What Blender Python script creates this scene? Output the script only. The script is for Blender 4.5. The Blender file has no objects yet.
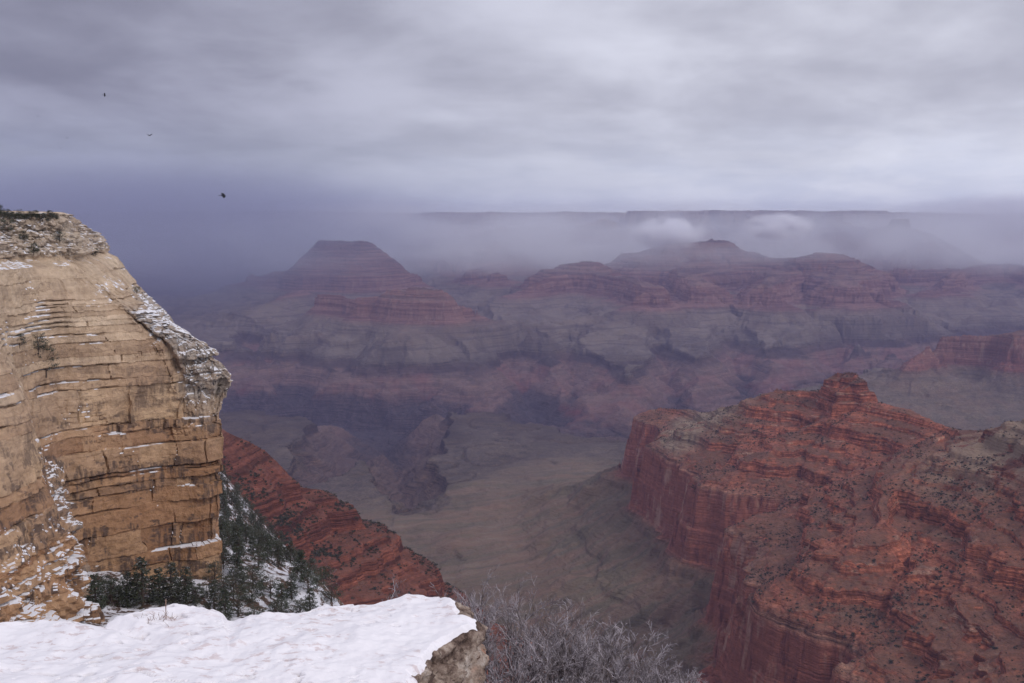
import bpy, math, random
import numpy as np
R = math.radians
sc = bpy.context.scene
C = sc.collection
F, CX, CY, PITCH = 1005.0, 512.0, 341.5, R(6.4)

# ------------------------------------------------------------------ camera
cam = bpy.data.cameras.new('camera'); cam_o = bpy.data.objects.new('camera', cam); C.objects.link(cam_o)
cam.sensor_width = 36; cam.lens = 36*F/1024; cam.clip_start = 0.2; cam.clip_end = 120000
cam_o.location = (0, 0, 0); cam_o.rotation_euler = (math.pi/2 - PITCH, 0, 0)
sc.camera = cam_o

# ------------------------------------------------------------------ render settings
sc.view_settings.view_transform = 'Standard'; sc.view_settings.look = 'None'
sc.view_settings.gamma = 1; sc.view_settings.use_curve_mapping = False
sc.view_settings.exposure = 0.18
cy = sc.cycles
cy.use_denoising = True; cy.use_adaptive_sampling = True; cy.adaptive_threshold = 0.02
cy.max_bounces = 12; cy.diffuse_bounces = 2; cy.glossy_bounces = 1; cy.transmission_bounces = 1
cy.volume_bounces = 12; cy.transparent_max_bounces = 8; cy.volume_step_rate = 1.0; cy.volume_max_steps = 256
try: cy.denoising_prefilter = 'ACCURATE'
except Exception: pass

# ------------------------------------------------------------------ world: overcast sky
SUN_EL, SUN_AZ = R(42), R(138)     # azimuth measured clockwise from +Y
world = bpy.data.worlds.new('World'); sc.world = world; world.use_nodes = True

class NT:
    """small helper round a node tree"""
    def __init__(s, tree): s.t = tree; s.n = tree.nodes; s.l = tree.links
    def node(s, typ, **kw):
        n = s.n.new(typ)
        for k, v in kw.items(): setattr(n, k, v)
        return n
    def put(s, sock, v):
        if v is None: return
        if isinstance(v, bpy.types.NodeSocket): s.l.new(v, sock)
        else: sock.default_value = v
    def math(s, op, a, b=None, c=None, clamp=False):
        n = s.node('ShaderNodeMath', operation=op, use_clamp=clamp)
        s.put(n.inputs[0], a); s.put(n.inputs[1], b); s.put(n.inputs[2], c); return n.outputs[0]
    def vmath(s, op, a, b=None):
        n = s.node('ShaderNodeVectorMath', operation=op); s.put(n.inputs[0], a); s.put(n.inputs[1], b); return n.outputs[0]
    def comb(s, x, y, z):
        n = s.node('ShaderNodeCombineXYZ'); s.put(n.inputs[0], x); s.put(n.inputs[1], y); s.put(n.inputs[2], z); return n.outputs[0]
    def sep(s, v):
        n = s.node('ShaderNodeSeparateXYZ'); s.put(n.inputs[0], v); return n.outputs
    def noise(s, vec, scale=1.0, detail=4, rough=0.55, dist=0.0, lac=2.0):
        n = s.node('ShaderNodeTexNoise'); s.put(n.inputs['Vector'], vec); n.inputs['Scale'].default_value = scale
        n.inputs['Detail'].default_value = detail; n.inputs['Roughness'].default_value = rough
        n.inputs['Distortion'].default_value = dist; n.inputs['Lacunarity'].default_value = lac; return n.outputs['Fac']
    def rng(s, v, a, b, c=0.0, d=1.0, smooth=True):
        n = s.node('ShaderNodeMapRange', interpolation_type='SMOOTHSTEP' if smooth else 'LINEAR')
        s.put(n.inputs[0], v)
        for i, q in enumerate((a, b, c, d)): n.inputs[i+1].default_value = q
        return n.outputs[0]
    def mix(s, f, a, b, mode='MIX'):
        n = s.node('ShaderNodeMix', data_type='RGBA', blend_type=mode)
        s.put(n.inputs[0], f)
        for sock, v in ((n.inputs[6], a), (n.inputs[7], b)):
            if isinstance(v, tuple) and len(v) == 3: v = v + (1,)
            s.put(sock, v)
        return n.outputs[2]
    def ramp(s, v, stops, interp='LINEAR'):
        n = s.node('ShaderNodeValToRGB'); s.put(n.inputs[0], v); cr = n.color_ramp; cr.interpolation = interp
        while len(cr.elements) < len(stops): cr.elements.new(0.5)
        for e, (p, c) in zip(cr.elements, stops):
            e.position = p; e.color = (c + (1,)) if len(c) == 3 else c
        return n.outputs[0]
    def bump(s, h, strength=0.5, dist=1.0, normal=None):
        n = s.node('ShaderNodeBump'); n.inputs['Strength'].default_value = strength; n.inputs['Distance'].default_value = dist
        s.put(n.inputs['Height'], h); s.put(n.inputs['Normal'], normal); return n.outputs[0]

w = NT(world.node_tree); w.n.clear()
tc = w.node('ShaderNodeTexCoord'); dx, dy, dz = w.sep(tc.outputs['Generated'])
sky = w.node('ShaderNodeTexSky', sky_type='NISHITA', sun_disc=False, sun_elevation=SUN_EL, sun_rotation=SUN_AZ, altitude=2100)
skyc = w.vmath('SCALE', sky.outputs[0]); skyc.node.inputs['Scale'].default_value = 0.08
az_ = w.math('MAXIMUM', dz, 0.0)
den = w.math('ADD', az_, 0.19)
cxp, cyp = w.math('DIVIDE', dx, den), w.math('DIVIDE', dy, den)
deck = w.comb(cxp, cyp, 0.0)                      # the cloud deck seen in perspective
big = w.noise(deck, 0.62, 5, 0.55, 0.3)
mid = w.noise(w.vmath('ADD', deck, (7.3, 2.1, 0)), 2.0, 6, 0.55, 0.2)
pat = w.math('ADD', w.math('MULTIPLY', big, 0.66), w.math('MULTIPLY', mid, 0.34))
pat = w.rng(pat, 0.37, 0.63)
side = w.rng(w.math('ADD', dx, w.math('MULTIPLY', w.math('SUBTRACT', w.noise(deck, 0.5, 3, 0.5), 0.5), 0.5)), -0.52, 0.36)                     # the cloud is thicker to the west (left)
low = w.rng(dz, -0.005, 0.13)
dark = w.mix(side, (0.19, 0.185, 0.245), (0.43, 0.43, 0.50))
lite = w.mix(side, (0.345, 0.345, 0.44), (0.74, 0.75, 0.84))
cl = w.mix(pat, dark, lite)
hz_c = w.mix(side, (0.295, 0.32, 0.405), (0.70, 0.74, 0.86))
lowc = w.noise(w.vmath('MULTIPLY', tc.outputs['Generated'], (9, 9, 34)), 1.0, 5, 0.6, 0.3)
hz2 = w.mix(w.math('MULTIPLY', w.rng(lowc, 0.38, 0.62), 0.85), hz_c, w.mix(side, (0.30, 0.33, 0.45), (0.88, 0.90, 0.98)))
cl = w.mix(low, hz2, cl)
# a broad brighter overcast overhead, where the photo does not look
up = w.rng(dz, 0.22, 0.8)
cl = w.mix(up, cl, (0.66, 0.67, 0.78))
cl = w.mix(0.94, skyc, cl)
bg = w.node('ShaderNodeBackground'); w.put(bg.inputs[0], cl); bg.inputs[1].default_value = 1.0
wo = w.node('ShaderNodeOutputWorld'); w.l.new(bg.outputs[0], wo.inputs[0])

sun = bpy.data.lights.new('sun', 'SUN'); sun_o = bpy.data.objects.new('sun', sun); C.objects.link(sun_o)
sun.energy = 1.2; sun.angle = R(20); sun.color = (1.0, 0.95, 0.92)
sun_o.rotation_euler = (math.pi/2 - SUN_EL, 0, -SUN_AZ + math.pi)

# ------------------------------------------------------------------ projection helpers
def ray(px, py):
    u, v = (px-CX)/F, (py-CY)/F
    return np.array([u, math.cos(PITCH)-v*math.sin(PITCH), -math.sin(PITCH)-v*math.cos(PITCH)])
def at(px, py, z):                 # point of that elevation seen in that direction
    r = ray(px, py); return r*(z/r[2])
def atd(px, py, D):
    r = ray(px, py); return r*(D/r[1])
def to_px(p):
    x, y, z = p[..., 0], p[..., 1], p[..., 2]
    d = y*math.cos(PITCH)-z*math.sin(PITCH); h = y*math.sin(PITCH)+z*math.cos(PITCH)
    return CX+F*x/d, CY-F*h/d

# ------------------------------------------------------------------ noise (numpy)
_r = np.random.RandomState(7)
_perm = np.concatenate([_r.permutation(256)]*2).astype(np.int32)
_ang = _r.rand(256)*2*np.pi; _gx, _gy = np.cos(_ang).astype(np.float32), np.sin(_ang).astype(np.float32)
_g3 = _r.randn(256, 3).astype(np.float32); _g3 /= np.linalg.norm(_g3, axis=1)[:, None]
def perlin(x, y, seed=0):
    x = np.asarray(x, np.float32)+np.float32(seed*17.31); y = np.asarray(y, np.float32)+np.float32(seed*9.77)
    xi, yi = np.floor(x), np.floor(y); fx, fy = x-xi, y-yi
    xi = xi.astype(np.int32) & 255; yi = yi.astype(np.int32) & 255
    u = fx*fx*fx*(fx*(fx*6-15)+10); v = fy*fy*fy*(fy*(fy*6-15)+10)
    def g(ix, iy, ax, ay):
        h = _perm[_perm[(ix) & 255]+(iy & 255)]
        return _gx[h]*ax+_gy[h]*ay
    a = g(xi, yi, fx, fy); b = g(xi+1, yi, fx-1, fy); c = g(xi, yi+1, fx, fy-1); d = g(xi+1, yi+1, fx-1, fy-1)
    a = a+u*(b-a); c = c+u*(d-c)
    return (a+v*(c-a))*1.5
def perlin3(x, y, z, seed=0):
    x = np.asarray(x, np.float32)+np.float32(seed*17.31); y = np.asarray(y, np.float32); z = np.asarray(z, np.float32)
    x, y, z = np.broadcast_arrays(x, y, z)
    xi, yi, zi = np.floor(x), np.floor(y), np.floor(z); fx, fy, fz = x-xi, y-yi, z-zi
    xi, yi, zi = [q.astype(np.int32) & 255 for q in (xi, yi, zi)]
    s = lambda f: f*f*f*(f*(f*6-15)+10)
    u, v, t = s(fx), s(fy), s(fz); out = 0
    for i in (0, 1):
        for j in (0, 1):
            for k in (0, 1):
                h = _perm[_perm[_perm[(xi+i) & 255]+((yi+j) & 255)]+((zi+k) & 255)]
                gg = _g3[h]
                wgt = (u if i else 1-u)*(v if j else 1-v)*(t if k else 1-t)
                out = out+wgt*(gg[..., 0]*(fx-i)+gg[..., 1]*(fy-j)+gg[..., 2]*(fz-k))
    return out*1.5
def fbm(x, y, sc_, octv=4, seed=0, gain=0.5):
    o = 0; a = 1.0
    for i in range(octv):
        o = o+a*perlin(x/sc_, y/sc_, seed+i*3); sc_ /= 2.03; a *= gain
    return o
def ridged(x, y, sc_, octv=4, seed=0, gain=0.5):
    o = 0; a = 1.0; t = 0
    for i in range(octv):
        o = o+a*(1-2*np.abs(perlin(x/sc_, y/sc_, seed+i*5))); t += a; sc_ /= 2.07; a *= gain
    return o/t
def fbm3(x, y, z, s, octv=3, seed=0, gain=0.5):
    o = 0; a = 1.0
    for i in range(octv):
        o = o+a*perlin3(x/s, y/s, z/s, seed+i*3); s /= 2.03; a *= gain
    return o
def sstep(x, a, b):
    t = np.clip((x-a)/(b-a), 0, 1); return t*t*(3-2*t)

# ------------------------------------------------------------------ mesh helpers
def link(name, me, mats, parent=None, **props):
    o = bpy.data.objects.new(name, me); C.objects.link(o)
    for m in (mats if isinstance(mats, (list, tuple)) else [mats]): me.materials.append(m)
    if parent: o.parent = parent
    for k, v in props.items(): o[k] = v
    return o
def np_mesh(name, verts, faces, smooth=True, attrs=None):
    verts = np.asarray(verts, np.float32); faces = np.asarray(faces, np.int32); k = faces.shape[1]
    me = bpy.data.meshes.new(name); me.vertices.add(len(verts)); me.vertices.foreach_set('co', verts.ravel())
    me.loops.add(faces.size); me.loops.foreach_set('vertex_index', faces.ravel())
    me.polygons.add(len(faces)); me.polygons.foreach_set('loop_start', np.arange(0, faces.size, k, dtype=np.int32))
    try: me.polygons.foreach_set('loop_total', np.full(len(faces), k, np.int32))
    except Exception: pass
    me.polygons.foreach_set('use_smooth', np.full(len(faces), bool(smooth)))
    for an, av in (attrs or {}).items():
        a = me.attributes.new(an, 'FLOAT', 'POINT'); a.data.foreach_set('value', np.asarray(av, np.float32).ravel())
    me.update(calc_edges=True); me.validate(); return me
def grid_faces(ni, nj, flip=False):
    i, j = np.meshgrid(np.arange(ni-1), np.arange(nj-1), indexing='ij')
    a = i*nj+j; f = np.stack([a, a+nj, a+nj+1, a+1], -1).reshape(-1, 4)
    return f[:, ::-1] if flip else f
def sub_mesh(name, verts, faces, smooth, attrs):
    used = np.unique(faces); mp = np.zeros(len(verts), np.int32); mp[used] = np.arange(len(used))
    return np_mesh(name, verts[used], mp[faces], smooth, {k: v[used] for k, v in attrs.items()})
def material(name):
    m = bpy.data.materials.new(name); m.use_nodes = True; t = NT(m.node_tree)
    b = [n for n in t.n if n.type == 'BSDF_PRINCIPLED'][0]
    b.inputs['Roughness'].default_value = 0.9; b.inputs['Specular IOR Level'].default_value = 0.15
    return m, t, b
def geo(t):
    g = t.node('ShaderNodeNewGeometry'); return g.outputs['Position'], g.outputs['Normal']
def attr(t, n):
    a = t.node('ShaderNodeAttribute', attribute_name=n); return a.outputs['Fac']

# ------------------------------------------------------------------ haze box
def volume_box(name, lo, hi, col, dens, **props):
    x0, y0, z0 = lo; x1, y1, z1 = hi
    v = [(x, y, z) for x in (x0, x1) for y in (y0, y1) for z in (z0, z1)]
    f = [(0, 1, 3, 2), (4, 6, 7, 5), (0, 4, 5, 1), (2, 3, 7, 6), (0, 2, 6, 4), (1, 5, 7, 3)]
    m = bpy.data.materials.new(name); m.use_nodes = True; t = NT(m.node_tree); t.n.clear()
    pv = t.node('ShaderNodeVolumePrincipled'); pv.inputs['Color'].default_value = col+(1,); pv.inputs['Density'].default_value = dens
    pv.inputs['Anisotropy'].default_value = 0.0
    o = t.node('ShaderNodeOutputMaterial'); t.l.new(pv.outputs[0], o.inputs['Volume'])
    return link(name, np_mesh(name, v, f, False), m, **props)
volume_box('haze', (-24000, -2500, -1700), (24000, 22500, 520), (0.46, 0.47, 0.80), 3.5e-5, kind='stuff',
           label='thin blue violet haze filling the canyon air')

# ------------------------------------------------------------------ canyon terrain
# vertical profile of the canyon wall: distance out from the rim -> elevation (strata)
PD = [0, 12, 60, 75, 95, 210]; PZ = [0, -60, -110, -150, -250, -340]
_d, _z = 210, -340
for dr1, dz1, dr2, dz2 in ((8, 20, 26, 9), (5, 9, 20, 8), (10, 26, 40, 13), (4, 8, 22, 7), (7, 17, 30, 10), (4, 7, 36, 12), (12, 30, 34, 9), (4, 8, 26, 8), (6, 14, 40, 14), (10, 24, 40, 12)):
    _d += dr1; _z -= dz1; PD.append(_d); PZ.append(_z); _d += dr2; _z -= dz2; PD.append(_d); PZ.append(_z)
Z_RW = _z                                       # about -612, the top of the red limestone cliff
for dd, zz in ((40, -622), (62, -722), (66, -724), (82, -800), (120, -822), (126, -832), (250, -890), (256, -898), (470, -965), (900, -1010), (1700, -1040), (4000, -1062), (30000, -1080)):
    PD.append(_d+dd); PZ.append(zz)
D_RW = _d+40
PD, PZ = np.array(PD, float), np.array(PZ, float)
PD2 = np.array([q for q in PD if q <= D_RW+1]+[D_RW+52, D_RW+60, D_RW+84, D_RW+140, D_RW+660, D_RW+668, D_RW+1500, D_RW+2600, 30000], float)
PZ2 = np.array([z_ for q, z_ in zip(PD, PZ) if q <= D_RW+1]+[-692, -697, -770, -800, -925, -935, -1005, -1040, -1080], float)
PS = np.array([0, 30, 200, 620, 700, 1200, 2000, 30000], float); PSZ = np.array([0, -90, -330, -600, -770, -960, -1040, -1080], float)
prof = lambda d: np.interp(d, PD, PZ)
pinv = lambda z: float(np.interp(-z, -PZ, PD))
TILT = lambda y: 300*np.clip((y-6000)/11000, 0, 1)

FEAT = []          # name, points (x, y, z real), radius, gully amplitude
KF = {'pyramid_butte': 0.74, 'flat_topped_butte': 0.8, 'distant_butte': 0.7, 'distant_ridge': 0.62, 'far_temple': 0.6, 'far_ridge': 0.6, 'distant_mesa': 0.7, 'red_spur': 1.5, 'red_ridge': 1.0}
def feat(name, pts, rad=0, amp=1.0, k=None):
    FEAT.append((name, [np.array(p, float) for p in pts], rad, amp, KF.get(name, 1.0) if k is None else k))
G = at; K = atd
# the red ridge at the right
feat('red_ridge', [G(668, 409, -590), G(705, 412, -560), G(748, 399, -490), G(775, 391, -450), G(845, 392, -428),
                   G(900, 414, -440), G(950, 429, -448), G(988, 433, -428), G(1024, 419, -350), (1040, 1450, -300), (1180, 1000, -220), (1500, 400, -20)], 10, 0.6)
feat('red_ridge', [G(845, 400, -440), G(800, 425, -500), G(770, 450, -540)], 5, 0.6)
feat('red_ridge', [G(950, 436, -448), G(900, 470, -470), (610, 1650, -520)], 5, 0.6)
feat('red_ridge', [(1040, 1450, -300), (860, 1200, -400), (690, 1060, -440)], 5, 0.6)
# red spur under the pale cliff at the left
feat('red_spur', [(-620, 850, -120), (-440, 1150, -215), (-377, 1300, -258), (-334, 1343, -296), (-320, 1350, -345), (-264, 1385, -360), (-250, 1390, -402), (-207, 1415, -415), (-195, 1420, -462), (-162, 1440, -480), (-156, 1443, -530), (-138, 1455, -570), (-128, 1460, -620)], 3, 0.9)
feat('red_spur', [(-322, 1350, -350), (-262, 1290, -420), (-235, 1250, -470)], 4, 0.7, 1.5)
# promontory beyond the ridge
feat('distant_mesa', [K(945, 338, 6050), K(985, 335, 5950), K(1040, 329, 5750), K(1150, 320, 5400)], 20, 0.7, 1.1)
feat('distant_mesa', [K(930, 350, 5900), K(905, 372, 5700), K(880, 392, 5500)], 0, 0.8, 0.8)
# the pyramid butte and its lower neighbour
feat('pyramid_butte', [K(330, 243, 11300), K(362, 243.5, 11250)], 120, 0.5, 1.5)
feat('pyramid_butte', [K(345, 258, 11300), K(300, 268, 11400), K(255, 282, 11600), K(215, 294, 11900)], 0, 0.8, 0.9)
feat('pyramid_butte', [K(365, 258, 11250), K(398, 270, 11300), K(416, 280, 11400)], 0, 0.7, 1.0)
feat('pyramid_butte', [K(300, 296, 10600), K(262, 315, 9600), K(230, 332, 9000)], 0, 0.8, 0.8)
feat('flat_topped_butte', [K(392, 291, 8300), K(415, 287, 8200), K(438, 288.5, 8150)], 40, 0.4, 1.5)
feat('flat_topped_butte', [K(392, 296, 8300), K(358, 303, 8450), K(325, 305, 8900)], 10, 0.5, 1.4)
feat('flat_topped_butte', [K(440, 298, 8350), K(466, 318, 8350), K(505, 338, 8200)], 0, 0.6, 0.7)
feat('flat_topped_butte', [K(372, 312, 8350), K(330, 334, 8150), K(300, 345, 8050)], 0, 0.7, 0.7)
feat('flat_topped_butte', [K(412, 312, 8200), K(415, 335, 7950)], 0, 0.7, 0.7)
# buttes behind the centre and right
feat('distant_butte', [K(562, 264, 11300), K(592, 262, 11200)], 40, 0.6, 0.9)
feat('distant_butte', [K(576, 272, 11200), K(545, 288, 10700), K(520, 305, 10000)], 0, 0.8, 0.7)
feat('distant_butte', [K(598, 272, 11100), K(622, 282, 10300), K(640, 284, 9700), K(650, 288, 9400)], 60, 0.7, 0.8)
feat('distant_butte', [K(640, 300, 9200), K(612, 322, 8900), K(580, 338, 8600)], 0, 0.9, 0.7)
feat('distant_butte', [K(650, 300, 9200), K(690, 322, 8900), K(735, 340, 8600)], 0, 0.9, 0.7)
feat('distant_butte', [K(500, 282, 12000), K(480, 300, 11000), K(455, 318, 10000)], 30, 0.8, 0.7)
feat('distant_ridge', [K(648, 256, 12600), K(672, 244, 12300), K(716, 242, 12200), K(745, 254, 12000)], 90, 0.8, 0.75)
feat('distant_ridge', [K(745, 256, 12000), K(790, 260, 11700), K(822, 254, 11400), K(842, 260, 11200)], 110, 0.8, 0.75)
feat('distant_ridge', [K(700, 250, 12000), K(690, 272, 11000), K(700, 286, 9900), K(705, 291, 9600)], 70, 0.8, 0.7)
feat('distant_ridge', [K(790, 264, 11600), K(778, 278, 10500), K(770, 289, 9600), K(765, 294, 9300)], 70, 0.8, 0.7)
feat('distant_ridge', [K(842, 262, 11200), K(842, 280, 10100), K(850, 289, 9500)], 90, 0.8, 0.7)
feat('distant_ridge', [K(700, 300, 9400), K(745, 322, 9000), K(790, 342, 8500)], 0, 0.9, 0.7)
feat('distant_ridge', [K(765, 302, 9200), K(805, 322, 8900), K(835, 336, 8700)], 0, 0.9, 0.7)
feat('distant_ridge', [K(850, 298, 9400), K(882, 314, 9200), K(930, 322, 9100)], 0, 0.9, 0.7)
feat('distant_ridge', [K(900, 275, 12000), K(960, 276, 12200), K(1000, 264, 12800), K(1040, 268, 12000), K(1100, 285, 10500)], 60, 0.8, 0.8)
feat('distant_ridge', [K(960, 280, 12000), K(950, 292, 10900), K(930, 300, 10300)], 40, 0.8, 0.7)
feat('far_temple', [K(893, 219, 14300), K(908, 219.5, 14200)], 20, 0.4, 1.3)
feat('far_temple', [K(872, 227, 14400), K(905, 224, 14200), K(930, 233, 14000), K(960, 250, 13600), K(990, 268, 13000)], 0, 0.6, 1.0)
feat('far_temple', [K(870, 228, 14600), K(850, 224, 16000), K(800, 214, 17500)], 10, 0.8, 1.0)
feat('far_ridge', [K(500, 227, 15000), K(555, 228, 14800), K(596, 220, 14500), K(608, 220, 14500), K(628, 229, 14600), K(680, 228, 15500), K(720, 214, 17500)], 5, 0.5, 1.2)
feat('far_ridge', [K(440, 240, 16000), K(500, 227, 15000)], 10, 0.6)
feat('far_ridge', [K(500, 229, 15000), K(480, 262, 13000), K(470, 285, 12000)], 0, 0.8)
feat('far_rim', [(-16000, 19500, 330), K(100, 213, 20500), K(190, 212, 18200), K(310, 211, 17900), K(380, 214, 20500), K(440, 212, 19200), K(560, 210.5, 18800), K(640, 213, 19500),
                 K(655, 212, 17400), K(760, 211.5, 17200), K(850, 213.5, 17400), K(940, 216, 20500), (17000, 19500, 330)], 250, 1.5)
feat('far_rim', [(-16000, 21800, 330), (17000, 21800, 330)], 2000, 0.5)
FEAT[-1] = ('far_rim', [np.array((-16000, 21800, 330.)), np.array((17000, 21800, 330.))], 2000, 0.5, 1.0)
NAMES = sorted({f[0] for f in FEAT})

RIVER = [(K(60, 0, 7200), 1200), (K(230, 0, 6900), 1250), (K(380, 0, 6650), 1300), (K(470, 0, 6450), 1000), (K(550, 0, 6350), 820), (K(620, 0, 5800), 800), (K(680, 0, 5550), 850),
         (K(740, 0, 6300), 850), (K(800, 0, 7300), 900), (K(850, 0, 7700), 900), (K(950, 0, 8700), 850), (K(1120, 0, 9300), 700)]
CREEKS = [([G(470, 640, -1050), G(452, 590, -1065), G(438, 562, -1075), G(424, 535, -1090), G(414, 508, -1110), G(400, 480, -1150), G(398, 458, -1200), G(380, 440, -1320)],
           [38, 65, 95, 135, 150, 200, 300, 500]),
          ([G(600, 545, -1045), G(550, 543, -1060), G(500, 545, -1065), G(428, 548, -1080)], [14, 50, 60, 70]),
          ([G(250, 520, -1050), G(300, 490, -1060), G(345, 470, -1150), G(378, 445, -1300)], [20, 90, 260, 400]),
          ([G(640, 560, -990), G(590, 600, -1040), G(520, 640, -1060), G(470, 640, -1060)], [8, 25, 30, 30]),
          ([K(655, 0, 9000), K(668, 0, 8000), K(685, 0, 7000), K(690, 0, 6300)], [40, 160, 350, 500]),
          ([K(478, 0, 10200), K(500, 0, 8900), K(520, 0, 7700), K(535, 0, 6500)], [60, 190, 380, 560]),
          ([K(590, 0, 9000), K(572, 0, 8100), K(575, 0, 7000)], [50, 170, 400]),
          ([K(738, 0, 9700), K(742, 0, 8700), K(755, 0, 7700), K(765, 0, 6900)], [50, 190, 330, 450]),
          ([K(855, 0, 10200), K(862, 0, 9200), K(850, 0, 8200)], [60, 220, 420]),
          ([K(360, 0, 8000), K(365, 0, 7300), K(378, 0, 6700)], [40, 200, 450]),
          ([K(215, 0, 9700), K(250, 0, 8500), K(285, 0, 7300)], [70, 240, 500])]

def seg(x, y, a, b):
    ax, ay = a[0], a[1]; bx, by = b[0]-ax, b[1]-ay; L = bx*bx+by*by+1e-6
    t = np.clip(((x-ax)*bx+(y-ay)*by)/L, 0, 1)
    return np.hypot(x-ax-t*bx, y-ay-t*by), t
TOWER = G(845, 396, -432)
def terrain(x, y, full=False):
    x = np.asarray(x, np.float32); y = np.asarray(y, np.float32)
    far = sstep(y, 4600, 7600)
    wx = 38*fbm(x, y, 420, 3, 1)+far*70*fbm(x, y, 900, 2, 11)
    wy = 38*fbm(x, y, 420, 3, 2)+far*70*fbm(x, y, 900, 2, 12)
    X, Y = x+wx, y+wy
    til = TILT(y)
    best = np.full(x.shape, 1e9, np.float32); lab = np.zeros(x.shape, np.int16); loc = np.full(x.shape, 1e9, np.float32); ampl = np.ones(x.shape, np.float32)
    for name, pts, rad, amp, kf in FEAT:
        li = NAMES.index(name)
        for a, b in zip(pts[:-1], pts[1:]):
            d, t = seg(X, Y, a, b)
            za, zb = a[2]-TILT(a[1]), b[2]-TILT(b[1])
            zz = za+(zb-za)*t
            d0 = np.interp(-zz, -PZ, PD)
            v = np.maximum(d-rad, 0)*kf+d0
            m = v < best
            best = np.where(m, v, best); lab = np.where(m, li, lab); loc = np.where(m, d, loc); ampl = np.where(m, amp, ampl)
    # gullies, alcoves and spurs: the contour of every wall wanders in and out
    rd = ridged(x, y, 520, 4, 21, 0.55); rdF = ridged(x, y, 1250, 4, 23, 0.5); rd = rd+far*(0.65*rdF+0.45*rd-rd)
    rd2 = fbm(x, y, 170, 4, 31, 0.6)
    A = np.minimum(loc*(0.50+0.15*far), 150+far*190)*ampl
    d = best-A*(rd-0.15)*0.85-np.minimum(loc*0.3, 22)*rd2
    d = d-np.minimum(loc*0.2, 9)*fbm(x, y, 34, 3, 41, 0.6)
    d = np.maximum(d, 0); s = prof(d)
    s = s+far*(np.interp(d, PD2, PZ2)-s)
    ms = sstep(fbm(x, y, 380, 3, 55)+0.5*fbm(x, y, 90, 2, 57), 0.0, 0.8)*(0.35+0.15*far)
    s = s+ms*(np.interp(d, PS, PSZ)-s)
    # each bed weathers a little differently
    s = s+(5+14*far)*fbm(x, y, 240+300*far, 3, 51)*sstep(-s, -400, 200)
    # small gullies on the long talus slopes
    tal = sstep(-s, 805, 860)*(1-sstep(-s, 1000, 1040))
    s = s-tal*(4*ridged(x, y, 130, 2, 61)+14*ridged(x, y, 480, 2, 63))
    hills = sstep(-s, 980, 1030)
    dr_ = perlin(x/560+0.35*perlin(x/210, y/210, 78), y/560+0.35*perlin(x/210, y/210, 79), 77); dr2_ = perlin(x/230, y/230+0.3*dr_, 80)
    s = s+hills*(22*fbm(x, y, 800, 3, 71)+2.5*fbm(x, y, 90, 3, 75)-11*np.exp(-(dr_/0.05)**2)-3*np.exp(-(dr2_/0.07)**2))
    s = s-far*sstep(-s, 790, 860)*(1-sstep(-s, 1030, 1075))*(70*ridged(x, y, 1300, 3, 65, 0.5)+26*ridged(x, y, 430, 3, 67, 0.5))
    # tower on the red ridge
    dt = np.maximum(np.abs(x-TOWER[0])*1.0, np.abs(y-TOWER[1])*0.8)+5*fbm(x, y, 30, 2, 81)
    tw = 22*(1-sstep(dt, 52, 60))+24*(1-sstep(dt, 38, 44))+9*(1-sstep(np.abs(x-TOWER[0]-8)+np.abs(y-TOWER[1]), 22, 26))
    s = s+tw
    # gorges
    gr = ridged(x, y, 620, 5, 91, 0.55); gr2 = fbm(x, y, 190, 4, 95, 0.55)
    depth = 0
    gd = np.full(x.shape, -1e9, np.float32); gw = np.ones(x.shape, np.float32)
    for (a, wa), (b, wb) in zip(RIVER[:-1], RIVER[1:]):
        dd, t = seg(X, Y, a, b); ww = wa+(wb-wa)*t
        m = (ww-dd)/ww > gd
        gd = np.where(m, (ww-dd)/ww, gd); gw = np.where(m, ww, gw)
    t = gd*gw-(gr*170+ridged(x, y, 1500, 2, 99)*260-40)*np.clip(gw/900, 0.3, 1)-gr2*60
    cl1 = 52*sstep(t, 0, 22)
    tp = np.clip(t, 0, None); dep = cl1+tp*0.23+np.clip(tp-560-90*gr, 0, None)*0.42
    dep = np.minimum(dep, 400)
    depth = dep
    for pts, ws in CREEKS:
        gd = np.full(x.shape, -1e9, np.float32)
        for a, b, wa, wb in zip(pts[:-1], pts[1:], ws[:-1], ws[1:]):
            dd, tt = seg(X, Y, a, b); gd = np.maximum(gd, wa+(wb-wa)*tt-dd)
        wsn = np.clip((gd+60)/120, 0, 1)
        t = gd-gr*min(60, max(ws)*0.35)*wsn-gr2*26*wsn
        cc = 34*sstep(t, 0, 12)
        depth = np.maximum(depth, cc+np.clip(t, 0, None)*0.62)
    below = sstep(-s, 985, 1035)
    below2 = sstep(-s, 850, 950); depth = np.where(y > 6000, np.maximum(dep*below, depth*below2), depth*below)
    depth = depth+sstep(depth, 55, 170)*(34*ridged(x, y, 330, 4, 97, 0.55)-8)
    s2 = s-depth
    z = s2+til*1.0
    if not full: return z
    return z, s2, lab, best, loc, depth
D1 = None
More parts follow.
